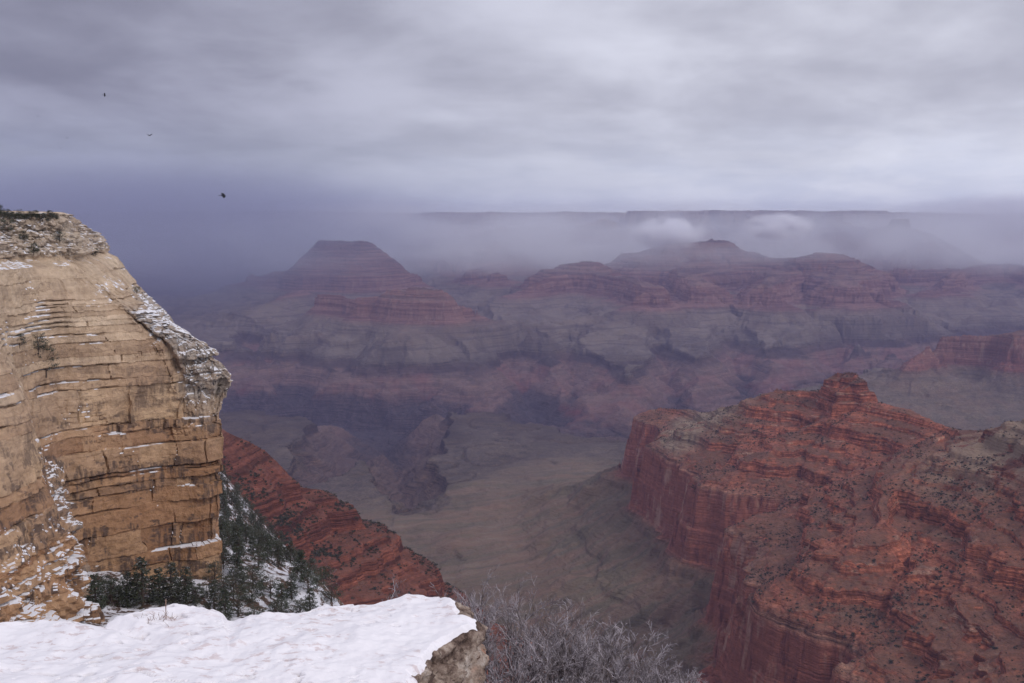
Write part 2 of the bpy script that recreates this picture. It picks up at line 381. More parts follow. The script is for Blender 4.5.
def build_terrain():
    r0, r1 = 760.0, 23500.0
    # first pass: where does the view need vertices
    az1 = np.radians(np.linspace(-46, 46, 420)); rr = np.exp(np.linspace(math.log(r0), math.log(r1), 1100))
    Xa = np.sin(az1)[:, None]*rr[None]; Ya = np.cos(az1)[:, None]*rr[None]
    Z = terrain(Xa, Ya)
    phi = Z/rr[None]
    dphi = np.abs(np.diff(phi, axis=1)); runmax = np.maximum.accumulate(phi, axis=1)
    vis = phi[:, 1:] >= runmax[:, 1:]-1e-3
    base = np.diff(np.log(rr))[None]
    wgt = np.where(vis, dphi, dphi*0.12)*1.0+0.035*base
    k = 9; ker = np.ones(k)/k
    pad = np.pad(wgt, ((k//2, k//2), (0, 0)), mode='edge')
    cs = np.cumsum(np.vstack([np.zeros((1, pad.shape[1])), pad]), axis=0)
    wgt = (cs[k:]-cs[:-k])/k
    cum = np.concatenate([np.zeros((len(az1), 1)), np.cumsum(wgt, axis=1)], axis=1); cum /= cum[:, -1:]
    NR = 1250
    q = np.linspace(0, 1, NR); Rs = np.array([np.interp(q, cum[i], np.log(rr)) for i in range(len(az1))])
    az = np.radians(np.concatenate([np.linspace(-46, -29.5, 90)[:-1], np.linspace(-29.5, 29.5, 1450), np.linspace(29.5, 46, 90)[1:]]))
    idx = np.interp(az, az1, np.arange(len(az1))); i0 = np.clip(idx.astype(int), 0, len(az1)-2); fr = (idx-i0)[:, None]
    LR = Rs[i0]*(1-fr)+Rs[i0+1]*fr
    RR = np.exp(LR)
    X = (np.sin(az)[:, None]*RR).astype(np.float32); Y = (np.cos(az)[:, None]*RR).astype(np.float32)
    z, s, lab, best, loc, depth = terrain(X, Y, True)
    # cells that belong to the floor
    floor = (best > D_RW+700) | (depth > 8)
    lab = np.where(floor, -1, lab)
    # pale patches: ridge tip and talus at the right
    tip = G(655, 430, -590); hp = G(1024, 419, -350)
    pale = 1-sstep(np.hypot((X-tip[0])*0.8, (Y-tip[1])*0.8), 150, 270)
    pale2 = (1-sstep(np.hypot(X-hp[0]-50, Y-hp[1]+10), 120, 300))
    V = np.stack([X, Y, z], -1).reshape(-1, 3)
    at_ = {'strat': s.ravel(), 'pale': pale.ravel(), 'pale_high': pale2.ravel()}
    Fc = grid_faces(len(az), NR, True)
    fl = lab.ravel()[Fc[:, 0]]
    for li, nm in [(-1, 'canyon_floor')]+list(enumerate(NAMES)):
        sel = Fc[fl == li]
        if len(sel): link(nm, sub_mesh(nm, V, sel, True, at_), M_terrain, kind='structure')
    return X, Y, z

m, t, b = material('canyon_rock'); M_terrain = m
P, N = geo(t); px_, py_, pz_ = t.sep(P); nx_, ny_, nz_ = t.sep(N)
st = attr(t, 'strat')
wob = t.noise(P, 0.004, 4, 0.6)
stw = t.math('ADD', st, t.math('MULTIPLY', t.math('SUBTRACT', wob, 0.5), 26))
f = t.rng(stw, -1500, 50, smooth=False)
def sp(z): return (z+1500)/1550
col = t.ramp(f, [(0, (0.050, 0.040, 0.046)), (sp(-1300), (0.056, 0.044, 0.050)), (sp(-1235), (0.070, 0.050, 0.052)), (sp(-1205), (0.150, 0.088, 0.074)), (sp(-1120), (0.165, 0.112, 0.088)),
                 (sp(-1085), (0.090, 0.060, 0.05)), (sp(-1052), (0.10, 0.075, 0.055)), (sp(-1040), (0.098, 0.077, 0.066)), (sp(-960), (0.165, 0.132, 0.096)),
                 (sp(-840), (0.200, 0.145, 0.10)), (sp(-812), (0.21, 0.125, 0.085)), (sp(-800), (0.27, 0.095, 0.066)), (sp(-640), (0.31, 0.112, 0.076)),
                 (sp(-622), (0.27, 0.15, 0.11)), (sp(-608), (0.31, 0.118, 0.075)), (sp(-450), (0.34, 0.122, 0.072)), (sp(-400), (0.27, 0.095, 0.06)), (sp(-350), (0.22, 0.08, 0.054)), (sp(-262), (0.19, 0.078, 0.056)),
                 (sp(-248), (0.44, 0.34, 0.23)), (sp(-150), (0.42, 0.33, 0.22)), (1.0, (0.30, 0.27, 0.2))])
# thin beds: alternate bands following the strata, broken along their length
bv = t.comb(t.math('MULTIPLY', px_, 0.0035), t.math('MULTIPLY', py_, 0.0035), t.math('MULTIPLY', st, 0.16))
beds = t.noise(bv, 1.0, 5, 0.72)
steep = t.rng(nz_, 0.93, 0.62)
intal = t.math('MULTIPLY', t.rng(st, -1030, -985), t.rng(st, -800, -830))
bandf = t.rng(beds, 0.36, 0.66)
dk = t.mix(bandf, (0.34, 0.29, 0.30), (1.75, 1.65, 1.55))
col = t.mix(t.math('MULTIPLY', t.math('ADD', t.math('MULTIPLY', steep, 0.68), 0.15), t.math('SUBTRACT', 1.0, t.math('MULTIPLY', intal, 0.75))), col, t.mix(1.0, col, dk, 'MULTIPLY'))
# pale ledge lips in the red beds
lip = t.rng(t.noise(t.comb(t.math('MULTIPLY', px_, 0.012), t.math('MULTIPLY', py_, 0.012), t.math('MULTIPLY', st, 0.09)), 1.0, 4, 0.6), 0.60, 0.66)
inred = t.math('MULTIPLY', t.rng(st, -640, -600), t.rng(st, -225, -260))
col = t.mix(t.math('MULTIPLY', t.math('MULTIPLY', lip, inred), 0.7), col, (0.46, 0.28, 0.20))
# soil on the gentle ground, mottled
soil = t.noise(P, 0.02, 6, 0.65); fine = t.noise(P, 0.11, 4, 0.7)
col = t.mix(1.0, col, t.ramp(soil, [(0.32, (0.68, 0.70, 0.70)), (0.5, (1, 1, 1)), (0.68, (1.30, 1.24, 1.18))]), 'MULTIPLY')
col = t.mix(1.0, col, t.ramp(fine, [(0.34, (0.58, 0.57, 0.58)), (0.66, (1.38, 1.36, 1.34))]), 'MULTIPLY')
# scrub and lichen greys on terraces of the red beds
gent = t.rng(nz_, 0.72, 0.9)
scr = t.math('MULTIPLY', t.math('MULTIPLY', gent, inred), t.rng(t.noise(P, 0.008, 5, 0.6), 0.34, 0.56))
col = t.mix(t.math('MULTIPLY', scr, 0.72), col, (0.150, 0.088, 0.062))
# vertical streaks on the tall red cliff
stk = t.noise(t.comb(t.math('MULTIPLY', px_, 0.05), t.math('MULTIPLY', py_, 0.05), t.math('MULTIPLY', pz_, 0.006)), 1.0, 5, 0.65)
inrw = t.math('MULTIPLY', t.math('MULTIPLY', t.rng(st, -815, -795), t.rng(st, -618, -632)), steep)
col = t.mix(t.math('MULTIPLY', inrw, 0.62), col, (0.40, 0.148, 0.102))
col = t.mix(t.math('MULTIPLY', inrw, t.rng(t.math('ADD', t.math('MULTIPLY', stk, 0.5), t.math('MULTIPLY', t.noise(P, 0.012, 4, 0.6), 0.5)), 0.52, 0.64)), col, (0.52, 0.30, 0.22))
col = t.mix(t.math('MULTIPLY', inrw, t.rng(stk, 0.46, 0.30)), col, (0.17, 0.055, 0.045))
# red shale patches below the dark sandstone rim
rs = t.math('MULTIPLY', t.math('MULTIPLY', t.rng(st, -1290, -1230), t.rng(st, -1075, -1110)), t.rng(t.noise(P, 0.0022, 6, 0.65), 0.47, 0.66))
col = t.mix(t.math('MULTIPLY', t.math('MULTIPLY', rs, t.rng(py_, 5900, 6700)), 0.55), col, (0.24, 0.06, 0.05))
tstr = t.noise(t.comb(t.math('MULTIPLY', t.math('ADD', px_, t.math('MULTIPLY', py_, 0.25)), 0.0022), t.math('MULTIPLY', t.math('SUBTRACT', py_, t.math('MULTIPLY', px_, 0.25)), 0.020), 0.0), 1.0, 5, 0.65, 0.3)
tz = t.math('MULTIPLY', intal, t.rng(py_, 5200, 4300))
col = t.mix(t.math('MULTIPLY', tz, 0.80), col, t.ramp(tstr, [(0.32, (0.105, 0.088, 0.060)), (0.46, (0.170, 0.135, 0.092)), (0.56, (0.215, 0.140, 0.100)), (0.70, (0.24, 0.195, 0.145))]))
# ochre patches on lower slopes
oc = t.math('MULTIPLY', t.math('MULTIPLY', t.rng(st, -1030, -960), t.rng(st, -760, -800)), t.rng(t.noise(t.comb(t.math('MULTIPLY', px_, 1.0), t.math('MULTIPLY', py_, 1.0), 0.0), 0.006, 5, 0.6), 0.44, 0.60))
col = t.mix(t.math('MULTIPLY', oc, 0.22), col, (0.24, 0.115, 0.075))
pale = attr(t, 'pale')
col = t.mix(t.math('MULTIPLY', t.math('MULTIPLY', pale, t.rng(st, -618, -600)), t.rng(soil, 0.30, 0.5)), col, t.mix(bandf, (0.19, 0.125, 0.09), (0.38, 0.285, 0.205)))
ph = attr(t, 'pale_high')
col = t.mix(t.math('MULTIPLY', ph, t.rng(t.noise(P, 0.02, 6, 0.7), 0.38, 0.52)), col, (0.33, 0.235, 0.165))
# north beds dulled to purple brown, cloud dimness and haze put into the colour
spur = t.math('MULTIPLY', t.math('MULTIPLY', t.rng(px_, 60, -60), t.rng(py_, 2000, 1700)), inred)
col = t.mix(t.math('MULTIPLY', spur, 0.55), col, t.mix(bandf, (0.085, 0.036, 0.030), (0.235, 0.085, 0.062)))
near_g = t.math('MULTIPLY', t.rng(py_, 6200, 5300), t.rng(st, -1090, -1125))
col = t.mix(t.math('MULTIPLY', near_g, 0.7), col, t.mix(bandf, (0.045, 0.032, 0.032), (0.125, 0.085, 0.075)))
north = t.rng(py_, 4500, 6500)
nband = t.rng(t.noise(t.comb(t.math('MULTIPLY', px_, 0.0012), t.math('MULTIPLY', py_, 0.0012), t.math('MULTIPLY', st, 0.045)), 1.0, 4, 0.7), 0.38, 0.62)
col = t.mix(t.math('MULTIPLY', t.math('MULTIPLY', north, t.rng(st, -870, -790)), 0.70), col, t.mix(nband, (0.055, 0.038, 0.042), (0.215, 0.145, 0.125)))
lgd = t.rng(t.noise(t.comb(t.math('MULTIPLY', px_, 0.0008), t.math('MULTIPLY', py_, 0.0008), t.math('MULTIPLY', st, 0.07)), 1.0, 3, 0.6), 0.53, 0.60)
lown = t.math('MULTIPLY', t.rng(st, -1240, -1215), t.math('MULTIPLY', north, t.rng(st, -1040, -1070)))
col = t.mix(t.math('MULTIPLY', lown, 0.5), col, t.mix(nband, (0.095, 0.065, 0.062), (0.215, 0.135, 0.118)))
fan = t.math('MULTIPLY', north, t.math('MULTIPLY', t.rng(st, -1040, -1015), t.rng(st, -790, -850)))
col = t.mix(t.math('MULTIPLY', fan, 0.7), col, t.mix(t.rng(t.noise(P, 0.0035, 3, 0.5), 0.35, 0.65), (0.115, 0.090, 0.080), (0.195, 0.158, 0.132)))
col = t.mix(t.math('MULTIPLY', t.math('MULTIPLY', fan, lgd), 0.55), col, (0.075, 0.058, 0.055))
tap = t.math('MULTIPLY', t.math('MULTIPLY', t.rng(st, -1105, -1090), t.rng(st, -1040, -1052)), t.rng(py_, 4200, 5200))
col = t.mix(t.math('MULTIPLY', tap, t.rng(t.noise(P, 0.002, 4, 0.6), 0.35, 0.6, 0.2, 0.75)), col, (0.040, 0.028, 0.028))
t.put(b.inputs['Base Color'], col)
bh = t.math('ADD', t.math('MULTIPLY', beds, 9.0), t.math('MULTIPLY', t.noise(P, 0.045, 6, 0.7), 9.0))
t.put(b.inputs['Normal'], t.bump(bh, 1.0, 1.5))
TX, TY, TZ = build_terrain()

# ------------------------------------------------------------------ wooded snowy slope below the pale cliff
CTRL = np.array([(-60, 120, -60), (-100, 150, -66), (-93, 178, -76), (-97, 205, -80), (-102, 228, -83), (-85, 240, -86), (-68, 250, -89), (-40, 180, -86), (-55, 230, -92),
                 (-47, 262, -100), (-66, 330, -118), (-84, 400, -140), (-88, 480, -182), (-117, 500, -172), (-152, 550, -162), (-200, 650, -150),
                 (-110, 420, -138), (-150, 450, -130), (-190, 560, -132), (-240, 650, -140), (-130, 330, -98), (-200, 400, -90), (-300, 600, -110), (-300, 300, -60),
                 (-20, 330, -180), (0, 260, -170), (0, 150, -120), (-30, 480, -270), (60, 400, -300), (60, 120, -140), (-100, 640, -270), (-160, 720, -260), (-240, 800, -250), (60, 800, -480),
                 (-320, 800, -190), (-60, 700, -360)], float)
def rbf_fit(c):
    n = len(c); A = np.zeros((n+3, n+3)); d = np.hypot(c[:, None, 0]-c[None, :, 0], c[:, None, 1]-c[None, :, 1])
    A[:n, :n] = d; A[:n, n:] = np.c_[np.ones(n), c[:, :2]]; A[n:, :n] = A[:n, n:].T
    return np.linalg.solve(A, np.r_[c[:, 2], 0, 0, 0])
WSL = rbf_fit(CTRL)
def slope_z(x, y):
    x = np.asarray(x, float); y = np.asarray(y, float)
    o = WSL[-3]+WSL[-2]*x+WSL[-1]*y
    for c_, k_ in zip(CTRL, WSL[:-3]): o = o+k_*np.hypot(x-c_[0], y-c_[1])
    return o+3.0*fbm(x, y, 45, 4, 101)+1.3*ridged(x, y, 16, 3, 105)
gx, gy = np.meshgrid(np.arange(-320, 61, 1.3), np.arange(120, 801, 1.5), indexing='ij')
gz = slope_z(gx, gy)
m, t, b = material('snowy_ground'); M_sground = m
P, N = geo(t); nx_, ny_, nz_ = t.sep(N)
n1 = t.noise(P, 0.35, 6, 0.7); n2 = t.noise(P, 0.05, 4, 0.6)
base = t.ramp(n1, [(0.3, (0.05, 0.035, 0.028)), (0.5, (0.14, 0.085, 0.06)), (0.7, (0.26, 0.17, 0.12))])
sn = t.rng(t.math('ADD', t.math('MULTIPLY', n1, 0.75), t.math('ADD', t.math('MULTIPLY', n2, 0.35), t.math('MULTIPLY', nz_, 0.12))), 0.635, 0.68)
t.put(b.inputs['Base Color'], t.mix(sn, base, (0.72, 0.71, 0.74)))
t.put(b.inputs['Normal'], t.bump(t.noise(P, 0.8, 5, 0.7), 0.7, 1.2))
link('wooded_slope', np_mesh('wooded_slope', np.stack([gx, gy, gz], -1).reshape(-1, 3), grid_faces(*gx.shape)), M_sground, kind='structure')

# ------------------------------------------------------------------ the pale limestone cliff at the left
m, t, b = material('pale_limestone'); M_cliff = m
P, N = geo(t); px_, py_, pz_ = t.sep(P); nx_, ny_, nz_ = t.sep(N)
tint = attr(t, 'layer'); rec = attr(t, 'recess')
big = t.noise(P, 0.05, 4, 0.55); n1 = t.noise(P, 0.45, 6, 0.68); n3 = t.noise(P, 2.2, 4, 0.7)
col = t.ramp(tint, [(0.0, (0.30, 0.165, 0.092)), (0.25, (0.47, 0.30, 0.175)), (0.5, (0.39, 0.225, 0.125)), (0.75, (0.52, 0.35, 0.21)), (1.0, (0.35, 0.22, 0.135))])
col = t.mix(t.rng(pz_, -62, -10), col, t.mix(tint, (0.50, 0.385, 0.27), (0.66, 0.54, 0.40)))
col = t.mix(1.0, col, t.ramp(big, [(0.3, (0.74, 0.67, 0.64)), (0.7, (1.06, 1.04, 1.02))]), 'MULTIPLY')
thin = t.noise(t.comb(t.math('MULTIPLY', px_, 0.06), t.math('MULTIPLY', py_, 0.06), t.math('MULTIPLY', pz_, 1.6)), 1.0, 5, 0.7)
col = t.mix(1.0, col, t.ramp(thin, [(0.33, (0.90, 0.88, 0.86)), (0.48, (1, 1, 1)), (0.68, (1.08, 1.08, 1.09))]), 'MULTIPLY')
crk = t.node('ShaderNodeTexVoronoi', feature='DISTANCE_TO_EDGE'); crk.inputs['Scale'].default_value = 1.0
t.put(crk.inputs['Vector'], t.vmath('ADD', t.comb(t.math('MULTIPLY', px_, 0.16), t.math('MULTIPLY', py_, 0.16), t.math('MULTIPLY', pz_, 0.30)), t.vmath('SCALE', t.comb(n1, n1, big), None)))
crf = t.math('MULTIPLY', t.rng(crk.outputs['Distance'], 0.035, 0.0), t.rng(t.noise(P, 0.09, 3, 0.5), 0.45, 0.58))
col = t.mix(t.math('MULTIPLY', crf, 0.4), col, (0.10, 0.06, 0.04))
col = t.mix(1.0, col, t.ramp(n1, [(0.3, (0.72, 0.70, 0.68)), (0.55, (1.04, 1.04, 1.04)), (0.7, (1.15, 1.15, 1.15))]), 'MULTIPLY')
# dark varnish: patches in the lower beds, drip streaks
stk = t.noise(t.comb(t.math('MULTIPLY', px_, 0.9), t.math('MULTIPLY', py_, 0.9), t.math('MULTIPLY', pz_, 0.10)), 1.0, 5, 0.6)
var = t.noise(t.comb(t.math('MULTIPLY', px_, 0.10), t.math('MULTIPLY', py_, 0.10), t.math('MULTIPLY', pz_, 0.26)), 1.0, 5, 0.6)
vv = t.math('MULTIPLY', t.rng(var, 0.475, 0.54), t.rng(t.math('ADD', t.math('MULTIPLY', stk, 0.6), t.math('MULTIPLY', n1, 0.4)), 0.42, 0.56))
vv = t.math('MULTIPLY', vv, t.rng(pz_, -22, -55, 0.25, 1.0))
col = t.mix(t.math('MULTIPLY', vv, 0.85), col, (0.075, 0.052, 0.045))
gray = attr(t, 'gray')
col = t.mix(t.math('MULTIPLY', gray, t.rng(n1, 0.35, 0.55, 0.5, 0.95)), col, (0.34, 0.29, 0.25))
col = t.mix(t.math('MULTIPLY', gray, t.rng(t.math('ADD', t.math('MULTIPLY', stk, 0.5), t.math('MULTIPLY', n1, 0.5)), 0.52, 0.60)), col, (0.06, 0.048, 0.045))
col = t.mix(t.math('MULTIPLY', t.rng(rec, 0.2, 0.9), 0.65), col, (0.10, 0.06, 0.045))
# snow on every ledge that can hold it
sb = t.math('ADD', nz_, t.math('MULTIPLY', t.math('SUBTRACT', n1, 0.5), 0.95))
sb = t.math('SUBTRACT', t.math('ADD', sb, t.math('MULTIPLY', t.math('MULTIPLY', attr(t, 'snowy'), t.rng(pz_, -18, -34)), 0.09)), t.math('MULTIPLY', t.rng(pz_, -14, -7), t.rng(t.noise(P, 0.6, 4, 0.7), 0.62, 0.42, 0.0, 0.35)))
snow = t.math('MULTIPLY', t.rng(sb, 0.74, 0.86), t.rng(t.math('ADD', t.noise(P, 0.12, 3, 0.5), t.math('MULTIPLY', attr(t, 'snowy'), 0.4)), 0.53, 0.59))
col = t.mix(snow, col, (0.78, 0.77, 0.80))
t.put(b.inputs['Base Color'], col)
hh = t.math('ADD', t.math('MULTIPLY', n1, 1.0), t.math('ADD', t.math('MULTIPLY', thin, 0.25), t.math('MULTIPLY', n3, 0.25)))
t.put(b.inputs['Normal'], t.bump(hh, 0.8, 0.9))

LEV = [(-105, [(-95, 110), (-86, 172), (-90, 197), (-99, 214), (-104, 231), (-89, 242), (-76.5, 249), (-77, 257), (-93, 290), (-130, 350), (-270, 420)]),
       (-62, [(-97, 110), (-87, 172), (-91, 198), (-102, 215), (-105, 232), (-90, 243), (-75, 249.5), (-75.5, 257), (-92, 290), (-130, 350), (-270, 420)]),
       (-45, [(-99, 110), (-89, 173), (-93, 199), (-106, 217), (-106, 232), (-91, 244), (-74, 250), (-74.5, 258), (-92, 290), (-130, 350), (-270, 420)]),
       (-37, [(-101, 110), (-91, 174), (-95, 199), (-108, 219), (-107, 233), (-92, 244), (-71.5, 250), (-72.5, 258), (-91, 290), (-132, 350), (-270, 420)]),
       (-29, [(-104, 110), (-94, 175), (-98, 200), (-109, 220), (-107, 233), (-93, 244.5), (-77.5, 250), (-79, 258), (-96, 290), (-134, 350), (-270, 420)]),
       (-20, [(-108, 110), (-98, 177), (-101, 201), (-109, 221), (-108, 233), (-98, 245), (-94, 250), (-95, 259), (-108, 290), (-138, 350), (-270, 420)]),
       (-9, [(-116, 110), (-107, 182), (-108, 206), (-111, 222), (-111, 234), (-106, 244), (-105.5, 250), (-106, 258), (-116, 285), (-145, 350), (-270, 420)]),
       (-7.4, [(-122, 110), (-113, 186), (-114, 208), (-116, 224), (-116, 236), (-110, 245), (-108, 250), (-109, 258), (-119, 285), (-148, 350), (-270, 420)]),
       (-3, [(-126, 110), (-120, 190), (-120, 212), (-121, 226), (-121, 238), (-114, 246), (-110.5, 250.5), (-111, 258), (-122, 285), (-150, 350), (-270, 420)]),
       (4.2, [(-160, 110), (-152, 205), (-146, 222), (-142, 234), (-136, 243), (-125, 249), (-115, 252), (-115, 258), (-124, 280), (-160, 345), (-270, 415)]),
       (5.2, [(-330, 110), (-330, 205), (-330, 222), (-330, 234), (-330, 243), (-330, 249), (-330, 252), (-330, 258), (-330, 280), (-330, 345), (-330, 415)])]
def catmull(pts, ss):
    p = np.array(pts, float); n = len(p); p = np.vstack([2*p[0]-p[1], p, 2*p[-1]-p[-2]])
    i = np.clip(ss.astype(int), 0, n-2); f = (ss-i)[:, None]
    a, b_, c, d = p[i], p[i+1], p[i+2], p[i+3]
    return 0.5*((2*b_)+(c-a)*f+(2*a-5*b_+4*c-d)*f**2+(3*b_-a-3*c+d)*f**3)
ref = catmull(LEV[3][1], np.linspace(0, 10, 4001)); L = np.r_[0, np.cumsum(np.hypot(*np.diff(ref, axis=0).T))]
cell = np.interp(np.linspace(0, 10, 4001), [0, 0.8, 1, 7.3, 8, 10], [1.5, 0.6, 0.26, 0.26, 1.2, 4])
cum = np.r_[0, np.cumsum(np.diff(L)/cell[:-1])]; NS = int(cum[-1]); ss = np.interp(np.linspace(0, cum[-1], NS), cum, np.linspace(0, 10, 4001))
SL = np.interp(ss, np.linspace(0, 10, 4001), L)
zs = np.r_[np.arange(-105, -3, 0.24), np.arange(-3, 4.2, 0.16), np.linspace(4.2, 5.2, 26)]
keyz = np.array([l[0] for l in LEV]); KP = np.array([catmull(l[1], ss) for l in LEV])
PX = np.array([[np.interp(zs, keyz, KP[:, i, k]) for i in range(NS)] for k in (0, 1)])      # (2, NS, NZ)
X, Y = PX[0], PX[1]; Z = np.broadcast_to(zs[None], X.shape).copy()
tx = np.gradient(X, axis=0); ty = np.gradient(Y, axis=0); ln = np.hypot(tx, ty)+1e-9; ox, oy = ty/ln, -tx/ln
rs_ = np.random.RandomState(5)
bz = [-106.0]
while bz[-1] < 8: bz.append(bz[-1]+rs_.choice([0.9, 1.8, 3.2, 5.2, 8.0], p=[.15, .2, .25, .25, .15])*(0.62 if bz[-1] > -32 else 1.15))
bz = np.array(bz); loff = rs_.uniform(-0.7, 0.7, len(bz)); ltint = rs_.rand(len(bz)); lsh = rs_.uniform(0, 40, len(bz))
zw = Z+0.9*fbm(X, Y, 30, 2, 201)+0.25*fbm3(X, Y, Z, 4, 2, 203)
li = np.clip(np.searchsorted(bz, zw)-1, 0, len(bz)-2); h0 = bz[li]; h1 = bz[li+1]; tt = (zw-h0)/(h1-h0)
edge = np.minimum(zw-h0, h1-zw)
SLg = np.broadcast_to(SL[:, None], X.shape)
wid = 8.5+5*np.sin(li*2.3)
cellp = (SLg+lsh[li]+1.6*fbm3(X, Y, Z, 6, 2, 207))/wid; ci = np.floor(cellp); ce = np.minimum(cellp-ci, 1-(cellp-ci))*wid
boff = np.sin(ci*12.9898+li*78.233)*43758.5453; boff = boff-np.floor(boff)-0.5
big_o = 2.6*fbm3(X, Y, Z*0.25, 22, 3, 211)
wallm = 1-sstep(Z, 3.0, 4.2)
lmod = sstep(fbm3(X, Y, Z*2, 14, 2, 231), -0.35, 0.45); lmod2 = (sstep(fbm3(X, Y, Z, 18, 2, 235), 0.0, 0.6)+0.10)*(0.35+0.65*sstep(-Z, 25, 50))
off = big_o+loff[li]*0.75*lmod+boff*2.7*lmod2*sstep(ce, 0, 0.4)-0.85*(1-sstep(edge, 0, 0.32))*sstep(lmod, .2, .8)-0.8-0.8*(1-sstep(ce, 0, 0.30))*(boff > 0.12)*sstep(fbm3(X, Y, Z, 10, 2, 271), -0.1, 0.3)
# smaller courses inside the thick beds
sz = (zw+0.4*fbm3(X, Y, Z, 5, 2, 251))/1.35; si = np.floor(sz); se = np.minimum(sz-si, 1-(sz-si))*1.35
sw = 2.1+1.0*np.sin(si*1.7); sc_ = (SLg+si*7.31+0.8*fbm3(X, Y, Z, 3, 2, 253))/sw; cj = np.floor(sc_); cje = np.minimum(sc_-cj, 1-(sc_-cj))*sw
hb = np.sin(cj*127.1+si*311.7)*43758.5453; hb = hb-np.floor(hb)-0.5
brk = 0.75*sstep(fbm3(X, Y, Z, 13, 3, 255), 0.15, 0.6)
off = off+brk*(0.95*hb-0.30*(1-sstep(se, 0, 0.22))-0.28*(1-sstep(cje, 0, 0.22)))
prow = sstep(ss[:, None], 5.2, 5.7)*(1-sstep(ss[:, None], 6.6, 7.2)); off = off+prow*loff[li]*1.6
off = off+0.20*fbm3(X, Y, Z, 1.4, 3, 215)-0.25*tt
bould = sstep(Z, -7.4, -6)*(1-sstep(Z, 3.6, 4.2))
off = off*wallm*(1-0.5*bould)+bould*(2.6*np.abs(fbm3(X, Y, Z, 2.6, 3, 219))+1.5*np.round(2*fbm3(X, Y, Z, 5, 2, 223))/2)
X2, Y2 = X+ox*off, Y+oy*off; Z2 = Z+wallm*0.0+sstep(Z, 4.19, 4.3)*(0.9*fbm(X, Y, 9, 3, 221))
chute = np.exp(-((ss[:, None]-3.45-0.012*(Z+60))/0.50)**2)
deb = chute*sstep(-Z, 38, 92)*np.ones_like(X)
but = sstep(ss[:, None], 0.6, 1.0)*(1-sstep(ss[:, None], 1.85, 2.1))*sstep(-Z, 46, 80)
cub = np.round(3*fbm3(X, Y, Z*1.3, 5.0, 2, 241))/3
X2 = X2+ox*(deb*(10+4.2*cub+0.6*fbm3(X, Y, Z, 1.8, 2, 243))+but*(4.0+3.6*cub+0.5*fbm3(X, Y, Z, 1.8, 2, 245)))
Y2 = Y2+oy*(deb*(10+4.2*cub+0.6*fbm3(X, Y, Z, 1.8, 2, 243))+but*(4.0+3.6*cub+0.5*fbm3(X, Y, Z, 1.8, 2, 245)))
cleft = np.exp(-((ss[:, None]-5.42)/0.035)**2)*sstep(Z, -42, -34)*(1-sstep(Z, -24, -19)); X2 = X2-ox*2.2*cleft; Y2 = Y2-oy*2.2*cleft
grayA = sstep(ss[:, None], 5.35, 5.55)*(1-sstep(Z, -22, -17))*sstep(Z, -47, -41)*np.ones_like(X)
grayA = np.maximum(grayA, 0.55*sstep(ss[:, None], 5.5, 5.7)*sstep(Z, -52, -44)*(1-sstep(Z, -22, -17)))
grayA = np.maximum(grayA, 0.6*bould)
jag = 1.7*np.round(2*fbm3(X, Y, Z, 5, 2, 261))/2+1.1*fbm3(X, Y, Z, 2.4, 3, 263)
gz_ = sstep(ss[:, None], 5.2, 5.5)*(1-sstep(ss[:, None], 6.5, 7))*(1-sstep(Z, -20, -14))*sstep(Z, -50, -40)
X2 = X2+ox*jag*gz_; Y2 = Y2+oy*jag*gz_; Z2 = Z2+0.5*gz_*fbm3(X, Y, Z, 3, 2, 265)
snowA = np.maximum(grayA*0.45, bould); ch = np.exp(-((ss[:, None]-3.4)/0.55)**2)*np.ones_like(X); snowA = np.maximum(snowA, ch*0.9); snowA = np.maximum(snowA, np.clip(1.3*deb+0.9*but, 0, 1)); grayA = np.maximum(grayA, 0.75*deb)
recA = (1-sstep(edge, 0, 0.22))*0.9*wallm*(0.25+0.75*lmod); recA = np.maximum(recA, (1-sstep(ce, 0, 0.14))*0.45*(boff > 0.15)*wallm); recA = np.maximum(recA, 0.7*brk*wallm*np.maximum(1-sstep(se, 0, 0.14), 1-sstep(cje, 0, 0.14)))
V = np.stack([X2, Y2, Z2], -1).reshape(-1, 3)
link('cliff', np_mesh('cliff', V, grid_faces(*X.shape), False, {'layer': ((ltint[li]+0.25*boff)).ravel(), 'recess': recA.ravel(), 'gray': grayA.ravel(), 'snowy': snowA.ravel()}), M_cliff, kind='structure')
print('cliff verts', len(V))
CL_V = V.reshape(X.shape+(3,))

